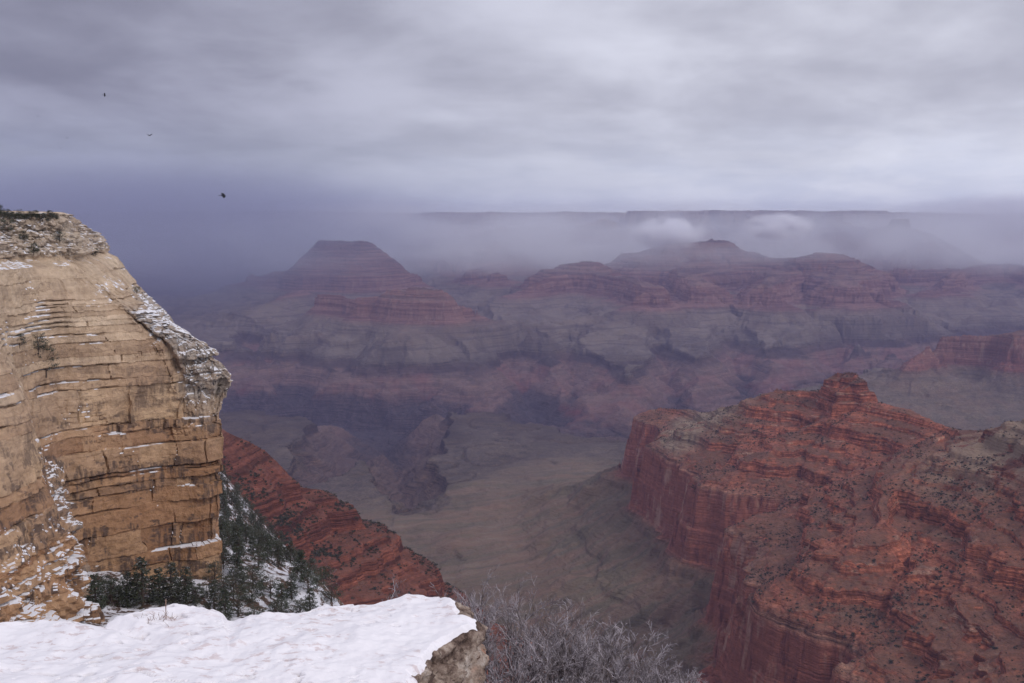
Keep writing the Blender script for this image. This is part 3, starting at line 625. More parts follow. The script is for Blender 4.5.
# ------------------------------------------------------------------ fog and clouds inside the canyon
def ellipsoid(c, r, n=20):
    v = []; f = []
    for i in range(n+1):
        th = math.pi*i/n
        for j in range(2*n):
            ph = math.pi*j/n; v.append((c[0]+r[0]*math.sin(th)*math.cos(ph), c[1]+r[1]*math.sin(th)*math.sin(ph), c[2]+r[2]*math.cos(th)))
    for i in range(n):
        for j in range(2*n):
            a = i*2*n+j; b2 = i*2*n+(j+1) % (2*n); f.append((a, a+2*n, b2+2*n, b2))
    return v, f
def fog(name, c, r, color, dens, nscale, lo, hi, power=1.0, stretch=2.2, seed=0.0, **props):
    m = bpy.data.materials.new(name); m.use_nodes = True; t = NT(m.node_tree); t.n.clear()
    P, _ = geo(t)
    q = t.vmath('MULTIPLY', t.vmath('SUBTRACT', P, tuple(c)), tuple(1/k for k in r))
    ln_ = t.node('ShaderNodeVectorMath', operation='LENGTH'); t.put(ln_.inputs[0], q)
    fall = t.rng(ln_.outputs['Value'], 1.0, 0.25)
    n = t.noise(t.vmath('ADD', t.vmath('MULTIPLY', P, (1/nscale, 1/nscale, stretch/nscale)), (seed, seed*1.7, 0)), 1.0, 4, 0.55, 0.4)
    d = t.math('MULTIPLY', t.math('MULTIPLY', t.rng(n, lo, hi), fall), dens)
    pv = t.node('ShaderNodeVolumePrincipled'); pv.inputs['Color'].default_value = color+(1,); t.put(pv.inputs['Density'], d)
    o = t.node('ShaderNodeOutputMaterial'); t.l.new(pv.outputs[0], o.inputs['Volume'])
    v, f = ellipsoid(c, r)
    return link(name, np_mesh(name, v, f, True), m, **props)
fog('fog', (1200, 13500, -150), (13500, 4300, 590), (0.95, 0.965, 0.99), 8.5e-4, 1500, 0.40, 0.58, kind='stuff', label='pale fog lying over the far buttes and rim')
fog('rain_veil', (-4300, 11800, -80), (4500, 4600, 1080), (0.45, 0.475, 0.60), 5.5e-4, 3800, 0.25, 0.55, kind='stuff', label='dark blue curtain of rain and cloud beside the pale cliff')  # low albedo puts the dimness under heavy cloud into the veil colour

def cloud(px, py, D, r, dens, label, seed, ns=900, lo=0.42, hi=0.58):
    c = atd(px, py, D)
    fog('cloud', tuple(c), r, (0.97, 0.97, 0.99), dens, ns, lo, hi, 1.0, 1.6, seed, label=label, category='cloud', group='loose clouds drifting in the canyon')
cloud(1030, 216, 15500, (2500, 1800, 430), 1.1e-3, 'broad pale cloud hiding the far rim at the right edge', 3.1, 1900, 0.38, 0.56)
cloud(385, 215, 14000, (1500, 1500, 300), 1.4e-3, 'long cloud lying between the pyramid butte and the far rim', 5.2, 1300)
cloud(455, 232, 13200, (700, 700, 190), 1.5e-3, 'small cloud right of the pyramid butte, below the far rim', 8.8, 800)
cloud(667, 233, 10400, (460, 360, 190), 2.2e-2, 'bright white puff left of the other above the central buttes', 12.1, 190, 0.42, 0.56)
cloud(777, 227, 10600, (430, 360, 170), 2.2e-2, 'bright white puff just below the far rim, right of the other', 15.4, 190, 0.42, 0.56)
cloud(490, 258, 12000, (1300, 900, 300), 7e-4, 'thin mist hanging in the gap right of the pyramid butte', 21.0, 1000, 0.36, 0.6)
cloud(960, 250, 12300, (1700, 1200, 400), 3.5e-4, 'wide thin mist hanging below the far domed temple', 24.0, 1200, 0.36, 0.6)

#@@DETAILS@@
# ------------------------------------------------------------------ foreground: snow covered rim rock
GZ = -3.0
edge_px = [(-60, 632, -.02), (-20, 626, 0), (0, 626, 0), (35, 622, .02), (70, 627, 0), (100, 634, -.05), (118, 618, .05), (140, 610, .06), (165, 607, .07), (205, 607, .06), (221, 610, .05), (228, 622, -.03),
           (236, 621, -.02), (250, 616, 0.02), (300, 611, .02), (340, 602, .05), (380, 599, .04), (412, 594, .05), (436, 591, .06), (450, 596, .04), (462, 602, .04), (470, 614, .0), (480, 622, -.03), (483, 630, -.05),
           (462, 638, -.05), (444, 650, -.06), (424, 664, -.05), (416, 676, -.05), (414, 700, -.05), (405, 760, -.1), (380, 900, -.1), (150, 1000, -.1), (-200, 900, -.1), (-220, 700, 0), (-140, 645, 0)]
ep = np.array([np.r_[at(a, b, GZ+c)] for a, b, c in edge_px])
cen = np.array([at(230, 665, GZ)[0], at(230, 665, GZ)[1]])
th = np.arctan2(ep[:, 1]-cen[1], ep[:, 0]-cen[0]); o_ = np.argsort(th); th = th[o_]; ep = ep[o_]; rad = np.hypot(ep[:, 0]-cen[0], ep[:, 1]-cen[1])
tt_ = np.linspace(-np.pi, np.pi, 1500); 
rT = np.interp(tt_, np.r_[th[-1]-2*np.pi, th, th[0]+2*np.pi], np.r_[rad[-1], rad, rad[0]])
zT = np.interp(tt_, np.r_[th[-1]-2*np.pi, th, th[0]+2*np.pi], np.r_[ep[-1, 2], ep[:, 2], ep[0, 2]])
k_ = np.ones(5)/5; rT = np.convolve(np.r_[rT[-2:], rT, rT[:2]], k_, 'valid'); zT = np.convolve(np.r_[zT[-2:], zT, zT[:2]], k_, 'valid')
cx_, sx_ = np.cos(tt_), np.sin(tt_)
rT = rT+0.045*fbm(cx_*rT, sx_*rT, 0.30, 4, 301, 0.6)
u_ = np.linspace(0, 1, 150)**0.8
def top_z(x, y, uu, zt):
    return GZ*(1-uu)+zt*uu+0.055*fbm(x, y, 0.8, 4, 305)*(1-uu*0.4)+0.016*fbm(x, y, 0.16, 3, 309)
Xt = cen[0]+np.outer(cx_*rT, u_); Yt = cen[1]+np.outer(sx_*rT, u_); U = np.broadcast_to(u_, Xt.shape)
Zt = top_z(Xt, Yt, U**2.0, zT[:, None])-0.025*sstep(U, 0.965, 1.0)
# sides: broken rock going down
dn = np.linspace(0, 1, 110)[1:]**1.25; H = 2.4
ang3 = np.broadcast_to(tt_[:, None], (len(tt_), len(dn)))
Xs0 = cen[0]+np.outer(cx_*rT, np.ones_like(dn)); Ys0 = cen[1]+np.outer(sx_*rT, np.ones_like(dn)); Zs0 = Zt[:, -1:]-dn[None]*H
blk = fbm3(Xs0, Ys0, Zs0*0.8, 0.42, 2, 311); q = np.round(blk*3)/3
o2 = 0.15*q+0.075*fbm3(Xs0, Ys0, Zs0, 0.13, 3, 315)+0.018*fbm3(Xs0, Ys0, Zs0, 0.035, 2, 317)+0.05*dn[None]
o2 = o2*sstep(dn, 0, 0.03)[None]+0.02*sstep(dn, 0, .02)[None]
Xs = Xs0+cx_[:, None]*o2; Ys = Ys0+sx_[:, None]*o2; Zs = Zs0+0.02*fbm3(Xs0, Ys0, Zs0, 0.1, 2, 319)*sstep(dn, 0, 0.05)[None]
XX, YY, ZZ = np.hstack([Xt, Xs]), np.hstack([Yt, Ys]), np.hstack([Zt, Zs])
m, t, b = material('weathered_limestone'); M_ledge = m
P, N = geo(t); nx_, ny_, nz_ = t.sep(N)
a1 = t.noise(P, 5.0, 6, 0.7); a2 = t.noise(P, 22.0, 5, 0.7); a3 = t.noise(P, 1.4, 3, 0.6)
col = t.ramp(a1, [(0.36, (0.05, 0.032, 0.026)), (0.46, (0.18, 0.125, 0.10)), (0.55, (0.36, 0.28, 0.225)), (0.66, (0.56, 0.48, 0.42))])
col = t.mix(t.rng(a2, 0.57, 0.66), col, (0.07, 0.05, 0.04))
col = t.mix(t.math('MULTIPLY', t.rng(a3, 0.58, 0.66), t.rng(a1, 0.5, 0.6)), col, (0.36, 0.13, 0.06))
t.put(b.inputs['Base Color'], col)
t.put(b.inputs['Normal'], t.bump(t.math('ADD', a1, t.math('MULTIPLY', a2, 0.5)), 0.9, 0.05))
def thing(name, label, cat, loc=(0, 0, 0), group=None):
    o = bpy.data.objects.new(name, None); C.objects.link(o); o.location = loc; o['label'] = label; o['category'] = cat
    if group: o['group'] = group
    o.empty_display_size = 0.3
    return o
base = np.array([cen[0], cen[1], GZ-2.2])
led = thing('rock_ledge', 'broken cream limestone ledge covered in snow at the viewpoint edge', 'rock', tuple(base))
link('rock', np_mesh('rock', np.stack([XX, YY, ZZ], -1).reshape(-1, 3)-base, grid_faces(*XX.shape), True), M_ledge, led)
# the snow: its own sheet, thinning to nothing where the rock shows through
un = np.r_[np.linspace(0, 0.90, 170), np.linspace(0.90, 0.995, 60)[1:]]
Xn = cen[0]+np.outer(cx_*rT, un); Yn = cen[1]+np.outer(sx_*rT, un); Un = np.broadcast_to(un, Xn.shape)
rockz = top_z(Xn, Yn, Un**2.0, zT[:, None])-0.025*sstep(Un, 0.965, 1.0)
thick = 0.034+0.014*fbm(Xn, Yn, 0.6, 3, 321)+0.004*fbm(Xn*0.8, Yn*1.3, 0.09, 3, 325)-0.6*(0.012*fbm(Xn, Yn, 0.16, 3, 309))-0.05*sstep(fbm(Xn*0.55, Yn*1.5, 0.10, 3, 327), 0.36, 0.72)*sstep(fbm(Xn, Yn, 1.1, 2, 329), -0.3, 0.15)
eg = 0.968+0.035*fbm(Xn, Yn, 0.2, 3, 331)
thick = thick*(1-sstep(Un, eg-0.03, eg+0.015))-0.012*sstep(Un, eg, eg+0.02)
m, t, b = material('fresh_snow'); M_snow = m
P, N = geo(t)
sn = t.noise(P, 60.0, 4, 0.7); s2_ = t.noise(P, 3.0, 5, 0.6)
sc3 = t.noise(P, 9.0, 5, 0.7)
dirt = t.math('MULTIPLY', t.rng(t.noise(t.vmath('MULTIPLY', P, (7.0, 16.0, 7.0)), 1.0, 5, 0.7), 0.54, 0.62), t.rng(t.noise(P, 1.6, 3, 0.5), 0.40, 0.52))
t.put(b.inputs['Base Color'], t.mix(t.math('MULTIPLY', dirt, 0.5), t.mix(s2_, (0.80, 0.765, 0.79), (0.87, 0.85, 0.865)), (0.50, 0.355, 0.33)))
b.inputs['Roughness'].default_value = 0.75; b.inputs['Subsurface Weight'].default_value = 0.0
t.put(b.inputs['Normal'], t.bump(t.math('ADD', t.math('MULTIPLY', sn, 0.3), t.math('MULTIPLY', t.noise(P, 14, 4, 0.6), 0.7)), 0.25, 0.015))
link('snow_cover', np_mesh('snow_cover', np.stack([Xn, Yn, rockz+thick], -1).reshape(-1, 3)-base, grid_faces(*Xn.shape), True), M_snow, led)
# rim ground below and around the ledge, out of which the shrubs grow
def rim_z(x, y):
    zz = -4.75-0.10*(y-8.5)-0.28*np.maximum(x-1.2, 0)-0.55*np.maximum(y-10.5, 0)**1.3+0.10*(x-1.5)*0
    return zz+0.16*fbm(x, y, 1.3, 4, 341)-3.0*np.maximum(np.abs(x-0.4)-4.6, 0)
gx2, gy2 = np.meshgrid(np.arange(-9, 9.01, 0.09), np.arange(-3, 15.01, 0.09), indexing='ij')
lg_z = np.maximum(rim_z(gx2, gy2), -60)
link('rim_ground', np_mesh('rim_ground', np.stack([gx2, gy2, lg_z], -1).reshape(-1, 3), grid_faces(*gx2.shape), True), M_sground, kind='structure')

# ------------------------------------------------------------------ bare frosted shrubs
class Tubes:
    def __init__(s): s.v = []; s.f = []; s.n = 0
    def seg(s, p0, p1, r0, r1, k=3):
        d = p1-p0; L_ = np.linalg.norm(d)
        if L_ < 1e-6: return
        d = d/L_; a = np.cross(d, (0.31, 0.77, 0.56)); a /= np.linalg.norm(a); c = np.cross(d, a)
        for p, r in ((p0, r0), (p1, r1)):
            for i in range(k):
                an = 2*math.pi*i/k; s.v.append(p+r*(math.cos(an)*a+math.sin(an)*c))
        for i in range(k):
            j = (i+1) % k; s.f.append((s.n+i, s.n+j, s.n+k+j, s.n+k+i))
        s.n += 2*k
    def path(s, pts, r0, r1, k=3):
        n = len(pts)-1
        for i in range(n): s.seg(pts[i], pts[i+1], r0+(r1-r0)*i/n, r0+(r1-r0)*(i+1)/n, k)
def mat_simple(name, c1, c2, scale=30, rough=0.9):
    m, t, b = material(name); P, N = geo(t)
    t.put(b.inputs['Base Color'], t.mix(t.rng(t.noise(P, scale, 4, 0.6), 0.35, 0.65), c1, c2)); b.inputs['Roughness'].default_value = rough
    return m
M_twig = mat_simple('frosted_twig', (0.13, 0.105, 0.11), (0.47, 0.42, 0.445), 9)
M_stem = mat_simple('grey_bark', (0.09, 0.07, 0.07), (0.24, 0.20, 0.20), 20)
def grow(rnd, tw, st, p, d, L_, r, depth, droop=0.0):
    n = 5 if depth > 1 else 3
    pts = [p]; dd = d.copy()
    for i in range(n):
        dd = dd+rnd.normal(0, 0.13, 3)+np.array((0, 0, 0.035)); dd /= np.linalg.norm(dd); pts.append(pts[-1]+dd*L_/n)
    (st if depth >= 3 else tw).path(pts, r, max(r*0.55, 0.0019), 4 if depth >= 3 else 3)
    if depth == 0: return
    nb = {3: 8, 2: 6, 1: 4}[depth]
    for i in range(nb):
        f_ = 0.25+0.75*(i+rnd.rand()*0.7)/nb; f_ = min(f_, 0.98); k = f_*n; a = int(k); q = pts[a]+(pts[min(a+1, n)]-pts[a])*(k-a)
        side = rnd.normal(0, 1, 3); side -= side.dot(dd)*dd; side /= np.linalg.norm(side)
        nd = dd*0.75+side*0.72; nd[2] += 0.12; nd /= np.linalg.norm(nd)
        grow(rnd, tw, st, q, nd, L_*(0.52-0.18*f_)*(0.7+rnd.rand()*0.5), max(r*0.5, 0.0021), depth-1)
def shrub(px, py, D, h, spread, label, seed, nst=9):
    p = atd(px, py, D); p[2] = float(rim_z(p[0], p[1]))-0.03
    top = atd(px, py, D)[2]; h = top-p[2]
    rnd = np.random.RandomState(seed); tw, st = Tubes(), Tubes()
    for i in range(nst):
        az = rnd.rand()*2*math.pi; tilt = spread*rnd.rand()**0.7
        d = np.array((math.sin(tilt)*math.cos(az), math.sin(tilt)*math.sin(az), math.cos(tilt)))
        grow(rnd, tw, st, np.array((math.cos(az)*0.05, math.sin(az)*0.05, 0.0)), d, h*(0.62+0.19*rnd.rand()), 0.013, 3)
    r = thing('bare_shrub', label, 'shrub', tuple(p), 'bare shrubs beyond the snowy ledge')
    link('stem', np_mesh('stem', st.v, st.f, True), M_stem, r); link('twigs', np_mesh('twigs', tw.v, tw.f, True), M_twig, r)
shrub(505, 566, 9.3, 0, 0.42, 'tallest bare grey shrub, just past the ledge tip', 3, 11)
shrub(455, 585, 9.9, 0, 0.40, 'thin bare shrub rising behind the snowy ledge tip', 4, 7)
shrub(545, 600, 9.0, 0, 0.55, 'bushy bare shrub right beside the tallest one', 5, 10)
shrub(588, 615, 9.2, 0, 0.62, 'tangled frosted shrub in the middle of the row of bare shrubs', 6, 11)
shrub(632, 626, 8.8, 0, 0.60, 'low frosted shrub, second from the right end of the row', 8, 10)
shrub(660, 652, 8.9, 0, 0.62, 'lowest pale frosted shrub at the right end of the row', 9, 10)
shrub(515, 640, 8.2, 0, 0.65, 'dense low shrub pressed against the ledge side', 10, 10)
shrub(405, 582, 10.4, 0, 0.35, 'sparse grey twigs showing behind the back edge of the snow', 12, 5)
# sprig on the snow
rnd = np.random.RandomState(44); tw = Tubes()
p = at(158, 619, GZ+0.06)
for i in range(15):
    x0 = rnd.uniform(-0.11, 0.14); pth = [np.array((x0, rnd.uniform(-.04, .04), -0.06))]
    dd = np.array((rnd.uniform(-.8, .8), rnd.uniform(-.3, .3), 1.0))
    for k in range(4): dd = dd+rnd.normal(0, .35, 3)*(1, 1, .4); pth.append(pth[-1]+dd/np.linalg.norm(dd)*rnd.uniform(.02, .038))
    tw.path(pth, 0.0022, 0.0012)
    for k in (2, 3): tw.path([pth[k], pth[k]+rnd.normal(0, .022, 3)+(0, 0, .012)], .0018, .001)
tw.path([np.array((.06, 0, -.06)), np.array((.062, 0, .08)), np.array((.065, 0, .155))], .003, .005)
M_sprig = mat_simple('dry_brown_twig', (0.20, 0.11, 0.09), (0.36, 0.25, 0.19), 40)
o = link('dry_sprig', np_mesh('dry_sprig', tw.v, tw.f), M_sprig, label='tiny dry brown sprig poking out of the foreground snow', category='plant'); o.location = tuple(p)

# ------------------------------------------------------------------ conifers
def leaf_cloud(rnd, centres, radii, n_per, size, flat=0.6):
    v = []; f = []
    for c_, r_ in zip(centres, radii):
        q = rnd.normal(0, 0.45, (n_per, 3))*r_; q[:, 2] *= flat
        for p_ in q+c_:
            a = rnd.normal(0, 1, 3); a /= np.linalg.norm(a); b_ = np.cross(a, rnd.normal(0, 1, 3)); b_ /= np.linalg.norm(b_)+1e-9
            sz = size*(0.6+0.8*rnd.rand()); k = len(v)
            v += [p_+a*sz, p_-a*sz*0.5+b_*sz*0.45, p_-a*sz*0.5-b_*sz*0.45]; f.append((k, k+1, k+2))
    return v, f
def conifer_meshes(seed, kind):
    rnd = np.random.RandomState(seed); tb = Tubes(); h = 1.0
    tb.path([np.array((0, 0, -0.06)), np.array((0.01, 0, 0.5)), np.array((0, 0.01, 0.95))], 0.022, 0.005, 6)
    cs, rs = [], []
    if kind == 'fir':
        for i in range(26):
            z = 0.12+0.84*i/26; w_ = 0.20*(1-z)**0.75+0.02
            for j in range(6 if z < .7 else 4):
                an = rnd.rand()*6.28; rr_ = w_*rnd.uniform(.45, 1.05); c_ = np.array((rr_*math.cos(an), rr_*math.sin(an), z-rr_*0.25))
                cs.append(c_); rs.append(0.055*(1.15-z*0.6))
                if j % 2 == 0: tb.seg(np.array((0, 0, z)), c_, .006, .002)
        v, f = leaf_cloud(rnd, cs, rs, 14, 0.021)
    else:
        for i in range(46):
            an = rnd.rand()*6.28; z = rnd.uniform(.2, .93); w_ = 0.36*math.sqrt(max(0.05, 1-((z-.5)/.5)**2))*rnd.uniform(.35, 1.0)
            c_ = np.array((w_*math.cos(an), w_*math.sin(an), z)); cs.append(c_); rs.append(rnd.uniform(.08, .13))
            if i % 2 == 0: tb.seg(np.array((0, 0, z*.55)), c_, .009, .003)
        v, f = leaf_cloud(rnd, cs, rs, 34, 0.025, .75)
    return np_mesh('trunk', tb.v, tb.f), np_mesh('crown', v, f, False)
def mat_leaf(name, a, b_, c, dust=0.0):
    m, t, bs = material(name); P, N = geo(t); oi = t.node('ShaderNodeObjectInfo')
    k = t.mix(t.rng(t.noise(P, 0.9, 4, 0.7), 0.3, 0.7), a, b_); k = t.mix(t.math('MULTIPLY', oi.outputs['Random'], 0.5), k, c)
    if dust: k = t.mix(t.math('MULTIPLY', t.rng(t.noise(P, 1.3, 4, 0.7), 0.55, 0.66), dust), k, (0.62, 0.62, 0.66))
    t.put(bs.inputs['Base Color'], k); bs.inputs['Roughness'].default_value = 0.8; return m
M_needle = mat_leaf('conifer_needles', (0.026, 0.036, 0.026), (0.075, 0.085, 0.050), (0.060, 0.055, 0.042), 0.45)
M_bark = mat_simple('conifer_bark', (0.05, 0.035, 0.03), (0.12, 0.09, 0.07), 3)
PROTO = {k: [conifer_meshes(s_+60, k) for s_ in range(n_)] for k, n_ in (('fir', 4), ('pinyon', 4))}
for k in PROTO:
    for a, b_ in PROTO[k]: a.materials.append(M_bark); b_.materials.append(M_needle)
def tree(kind, x, y, z, h, rot, label, group, i=0, wide=1.0):
    tr, cr = PROTO[kind][i % 4]
    nm = 'fir_tree' if kind == 'fir' else 'pinyon_pine'
    r = thing(nm, label, 'tree', (x, y, z-0.03*h), group); r.scale = (h*wide, h*wide, h); r.rotation_euler = (0, 0, rot)
    for nm2, me in (('trunk', tr), ('crown', cr)):
        o = bpy.data.objects.new(nm2, me); C.objects.link(o); o.parent = r
def march(px, py, zf, d0, d1, n=500):
    r = ray(px, py); D = np.linspace(d0, d1, n); zz = zf(r[0]/r[1]*D, D); ry = r[2]/r[1]*D
    hit = np.where(ry <= zz)[0]
    if len(hit) == 0: return None
    k = hit[0]; return np.array((r[0]/r[1]*D[k], D[k], float(zz[k])))
rnd = random.Random(11)
# firs standing at the foot of the cliff: (x, y of base in the photo, height m)
foot = [(78, 618, 9, 'fir', 'first fir from the left at the foot of the pale cliff'), (96, 612, 11, 'fir', 'slim dark fir, second from the left at the cliff foot'),
        (112, 606, 8, 'pinyon', 'short rounded pine in the snow left of the tallest cliff foot fir'), (128, 606, 10, 'fir', 'dark fir just left of the tallest fir at the cliff foot'), (143, 606, 14, 'fir', 'tallest dark fir at the foot of the pale cliff'),
        (160, 604, 10.5, 'fir', 'narrow fir right of the tallest fir at the cliff foot'), (172, 604, 12, 'fir', 'full dark fir against the orange cliff foot'), (186, 603, 10.5, 'fir', 'fir nearest the bare snowy gap at the cliff corner'),
        (196, 606, 6.5, 'pinyon', 'small pine bush in front of the snowy gap')]
for i, (a, b_, h, kd, lb) in enumerate(foot):
    p = march(a, b_, slope_z, 130, 300)
    if p is None: continue
    tree(kd, p[0], p[1], p[2], h*p[1]/250, i*1.7, lb, 'trees at the cliff foot', i, 1.45)
# the wood on the slope beyond the cliff corner
poly = [(222, 452), (345, 612), (215, 640), (213, 585), (222, 560), (219, 500)]
def inside(x, y, pl):
    c = False; j = len(pl)-1
    for i in range(len(pl)):
        if (pl[i][1] > y) != (pl[j][1] > y) and x < (pl[j][0]-pl[i][0])*(y-pl[i][1])/(pl[j][1]-pl[i][1])+pl[i][0]: c = not c
        j = i
    return c
spots = []; tries = 0
while len(spots) < 125 and tries < 9000:
    tries += 1; a, b_ = rnd.uniform(212, 345), rnd.uniform(455, 625)
    if not inside(a, b_, poly): continue
    p = march(a, b_, slope_z, 200, 720)
    if p is None: continue
    if float(fbm(np.array([p[0]]), np.array([p[1]]), 40, 2, 401)[0]) < -0.22: continue
    if any(math.hypot(p[0]-q[0], (p[1]-q[1])*0.5) < 4.2 for q in spots): continue
    spots.append(p)
spots.sort(key=lambda q: q[1])
for i, p in enumerate(spots):
    kd = 'fir' if rnd.random() < 0.4 else 'pinyon'; D = p[1]
    zone = 'lower slope, near the snowy ledge' if D < 330 else ('middle of the slope' if D < 470 else 'upper edge of the slope by the red rock')
    tree(kd, p[0], p[1], p[2], rnd.uniform(6.0, 9.5) if kd == 'fir' else rnd.uniform(4.5, 7.2), rnd.random()*6, 'dark green %s on the %s' % ('fir' if kd == 'fir' else 'rounded pinyon pine', zone), 'dark trees on the snowy wooded slope', i, 1.5)
# ground behind the slope's edge: scrub on the grey red talus (terrain z)
for i in range(16):
    a = 66+i*9.3+rnd.uniform(-3, 3); p = march(a, rnd.uniform(588, 612), slope_z, 130, 300)
    if p is not None: tree('pinyon', p[0], p[1], p[2], rnd.uniform(2.6, 4.6)*p[1]/250, i*2.7, 'low dark bush among the firs at the cliff foot', 'low bushes at the cliff foot', i, 1.6)
# trees and scrub on the cliff: chute and top
m_ = CL_V
def on_cliff(px, py):
    qx, qy = to_px(m_); d = (qx-px)**2+(qy-py)**2; d = np.where(m_[..., 1] < 300, d, 1e9)
    i = np.unravel_index(np.argmin(d), d.shape); return m_[i]
cl_trees = [(46, 375, 7.5, 'pinyon', 'dark bush growing in the cleft between the two cliff buttresses'), (38, 352, 5, 'pinyon', 'small bush high in the cleft of the cliff'),
            (20, 348, 3.5, 'pinyon', 'little bush on the left buttress above the cleft'), (8, 232, 4, 'pinyon', 'round dark bush above the small upper ledge'),
            (60, 243, 3.2, 'pinyon', 'low olive bush on the boulder slope near the cliff top'), (24, 241, 3.0, 'pinyon', 'olive bush beside the small upper wall'),
            (95, 256, 2.5, 'pinyon', 'tiny bush at the cliff edge beside the snowy shelf'), (137, 292, 2.6, 'pinyon', 'tuft of brush on the stepped cliff edge'),
            (34, 255, 3.0, 'pinyon', 'bush behind the snow patch on the upper shelf')]
for i, (a, b_, h, kd, lb) in enumerate(cl_trees):
    p = on_cliff(a, b_); tree(kd, p[0], p[1], p[2], h, i*2.1, lb, 'bushes on the pale cliff', i, 1.2)
for i in range(26):
    x = rnd.uniform(-150, -119); y = rnd.uniform(248, 262)
    a = -2+i*2.4+rnd.uniform(-1, 1); p = on_cliff(a, 216+0.07*a+rnd.uniform(-1.5, 3))
    tree('pinyon', p[0], p[1], p[2], rnd.uniform(1.2, 2.4) if i else 3.2, i, 'low dark bush in the row along the cliff top', 'bushes along the cliff top', i, 1.5)

# ------------------------------------------------------------------ scrub dots on the red rock
def scrub_mesh(seed, n=26):
    rnd2 = np.random.RandomState(seed)
    cs = [np.array((math.cos(a)*.3*r_, math.sin(a)*.3*r_, .3+.25*r2)) for a, r_, r2 in rnd2.rand(6, 3)*(6.28, 1, 1)]
    return leaf_cloud(rnd2, cs, [0.36]*6, n//6+1, 0.26, .7)
SCR = [np_mesh('scrub', *scrub_mesh(s_, 54), smooth=False) for s_ in range(4)]
M_scrub = mat_leaf('scrub_leaves', (0.030, 0.034, 0.024), (0.070, 0.068, 0.045), (0.055, 0.045, 0.035))
for me in SCR: me.materials.append(M_scrub)
nr = np.random.RandomState(3)
flat = np.stack([TX, TY, TZ], -1); qx, qy = to_px(flat)
phi = TZ/np.hypot(TX, TY); vis = phi >= np.maximum.accumulate(phi, axis=1)-2e-4
nzs = np.zeros_like(TZ); gr_ = np.abs(np.gradient(TZ, axis=1))/(np.abs(np.gradient(np.hypot(TX, TY), axis=1))+1e-6)
ok = vis & (qx > -20) & (qx < 1044) & (qy > 372) & (qy < 700) & (gr_ < 1.1) & (TZ > -640) & (TY < 3300)
ii = np.argwhere(ok); rngs = np.hypot(TX[ok], TY[ok])
# one weight per square metre of ground seen
wgt = (rngs*np.gradient(np.hypot(TX, TY), axis=1)[ok])**0.7; clump = sstep(fbm(TX[ok], TY[ok], 150, 3, 501)+0.5*fbm(TX[ok], TY[ok], 30, 2, 503), -0.15, 0.55)
wgt = wgt*(0.07+clump)*np.where(TX[ok] < 0, 3.0, 1.0); wgt /= wgt.sum()
pick = nr.choice(len(ii), 9500, replace=False, p=wgt)
pts = flat[ii[pick][:, 0], ii[pick][:, 1]]; pts = pts+np.c_[nr.uniform(-1, 1, (len(pts), 2)), np.zeros(len(pts))]
pts[:, 2] = terrain(pts[:, 0], pts[:, 1])
size = nr.gamma(2.4, 0.95, len(pts))+1.1; size = np.clip(size, 1.2, 6.5)
app = size/pts[:, 1]; order = np.argsort(-app)
big_, rest = order[:280], order[280:]
for j, k in enumerate(big_):
    p = pts[k]
    o = bpy.data.objects.new('scrub_bush', SCR[j % 4]); C.objects.link(o); o.location = (p[0], p[1], p[2]-0.15*size[k]); s3 = float(size[k])
    o.scale = (s3, s3, s3*0.85); o.rotation_euler = (0, 0, j*1.3); o['category'] = 'bush'; o['group'] = 'dark bushes dotted over the red rock'
    o['label'] = 'dark bush dotted on the red spur below the pale cliff' if p[0] < 0 else 'dark bush dotted on the terraces of the red ridge'
sv, sf = [], []; nv = 0
tmpl = [(np.array(scrub_mesh(s_+20, 22)[0]), np.array(scrub_mesh(s_+20, 22)[1])) for s_ in range(4)]
for j, k in enumerate(rest):
    v_, f_ = tmpl[j % 4]; a = j*0.7; c_, s_ = math.cos(a), math.sin(a); q = v_*size[k]
    q = np.c_[q[:, 0]*c_-q[:, 1]*s_, q[:, 0]*s_+q[:, 1]*c_, q[:, 2]*.85]+pts[k]-(0, 0, .15*size[k]); sv.append(q); sf.append(f_+nv); nv += len(q)
link('scrub', np_mesh('scrub_cover', np.vstack(sv), np.vstack(sf), False), M_scrub, kind='stuff', label='small dark scrub scattered over the red ridge and spur')

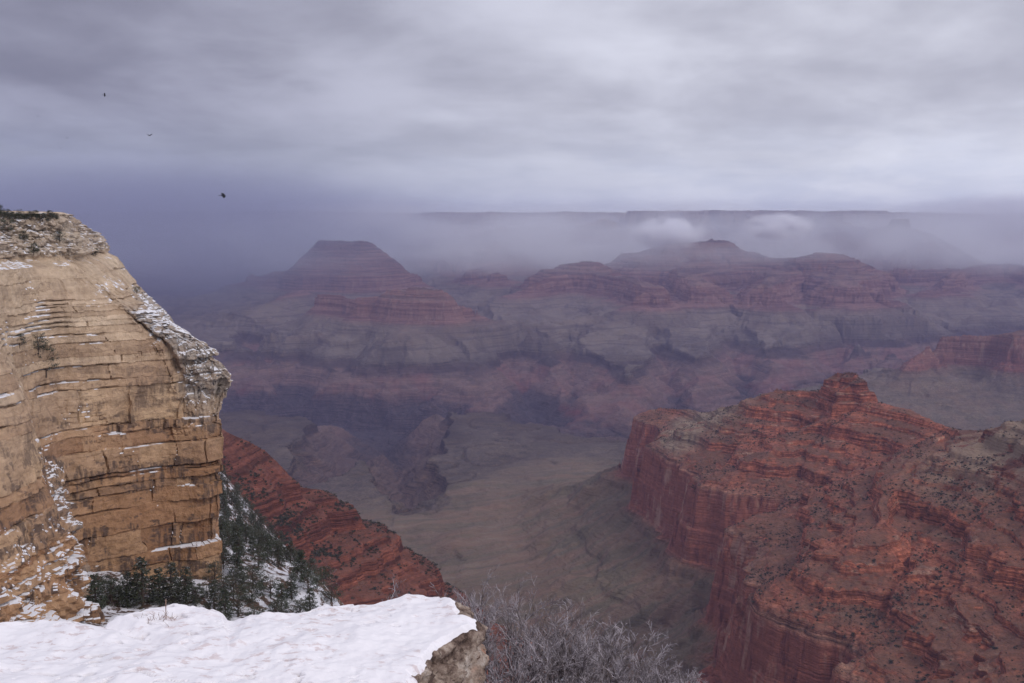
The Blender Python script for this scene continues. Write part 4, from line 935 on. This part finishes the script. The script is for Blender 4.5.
# ------------------------------------------------------------------ birds
M_bird = mat_simple('black_feathers', (0.008, 0.008, 0.010), (0.02, 0.02, 0.024), 5)
def bird(px, py, D, span, head, flap, label, roll=0.0):
    # body along +X, beak forward
    n, k = 14, 10; v = []; f = []
    for i in range(n):
        u = i/(n-1); x = -0.34+0.68*u
        r_ = 0.085*math.sin(math.pi*min(1, max(0.0, u*0.92+0.04)))**0.8
        if u < 0.25: r_ *= 0.55+u*1.8
        if u > 0.72: r_ = 0.055*(1-((u-0.84)/0.17)**2)**0.5 if abs(u-0.84) < 0.165 else 0.012
        for j in range(k): an = 2*math.pi*j/k; v.append((x, r_*math.cos(an), r_*math.sin(an)*0.9))
    for i in range(n-1):
        for j in range(k): a = i*k+j; b_ = i*k+(j+1) % k; f.append((a, b_, b_+k, a+k))
    r = thing('bird', label, 'bird', tuple(atd(px, py, D)), 'black birds soaring over the canyon'); r.scale = (span,)*3; r.rotation_euler = (roll, 0, head)
    link('body', np_mesh('body', v, f), M_bird, r)
    tv = [(-.30, .03, 0), (-.30, -.03, 0), (-.50, -.085, .005), (-.53, 0, .005), (-.50, .085, .005)]
    tv += [(a, b_, c-.012) for a, b_, c in tv]; tf = [(0, 1, 2), (0, 2, 3), (0, 3, 4), (5, 7, 6), (5, 8, 7), (5, 9, 8)]
    link('tail', np_mesh('tail', tv, tf, False), M_bird, r)
    for sgn in (-1, 1):
        out = [(0.0, .16, -.10), (.10, .20, -.09), (.28, .24, -.10), (.45, .19, -.12), (.58, .10, -.13), (.66, 0.0, -.10)]
        wv = []; wf = []
        for q, (yy, lead, trail) in enumerate(out):
            zz = yy*math.tan(flap)*(1 if q < 3 else 1.0)-(0.10*max(0, yy-.28)*2)
            wv += [(lead, sgn*(.04+yy), zz+.012), (trail, sgn*(.04+yy), zz), (lead-.03, sgn*(.04+yy), zz-.012)]
        for q in range(5):
            a = q*3; wf += [(a, a+1, a+4, a+3), (a+1, a+2, a+5, a+4), (a+2, a, a+3, a+5)]
        link('wing', np_mesh('wing', wv, wf, False), M_bird, r)
bird(223, 195.5, 112, 0.95, 0.45, 0.12, 'largest black bird with wings spread, lowest in the sky', 0.45)
bird(149.5, 135.5, 190, 0.92, 1.3, 0.55, 'black bird with raised wings between the lowest and highest birds')
bird(104.5, 95, 230, 0.9, 0.4, 0.2, 'small black bird highest in the sky', 0.8)
bird(38, 116, 420, 0.95, 0.2, 0.15, 'faint bird speck farthest to the left in the sky')
bird(67, 138, 380, 0.95, 1.2, 0.2, 'upper of two faint bird specks close together')
bird(61, 148, 430, 0.95, 0.5, 0.1, 'lower of two faint bird specks close together')
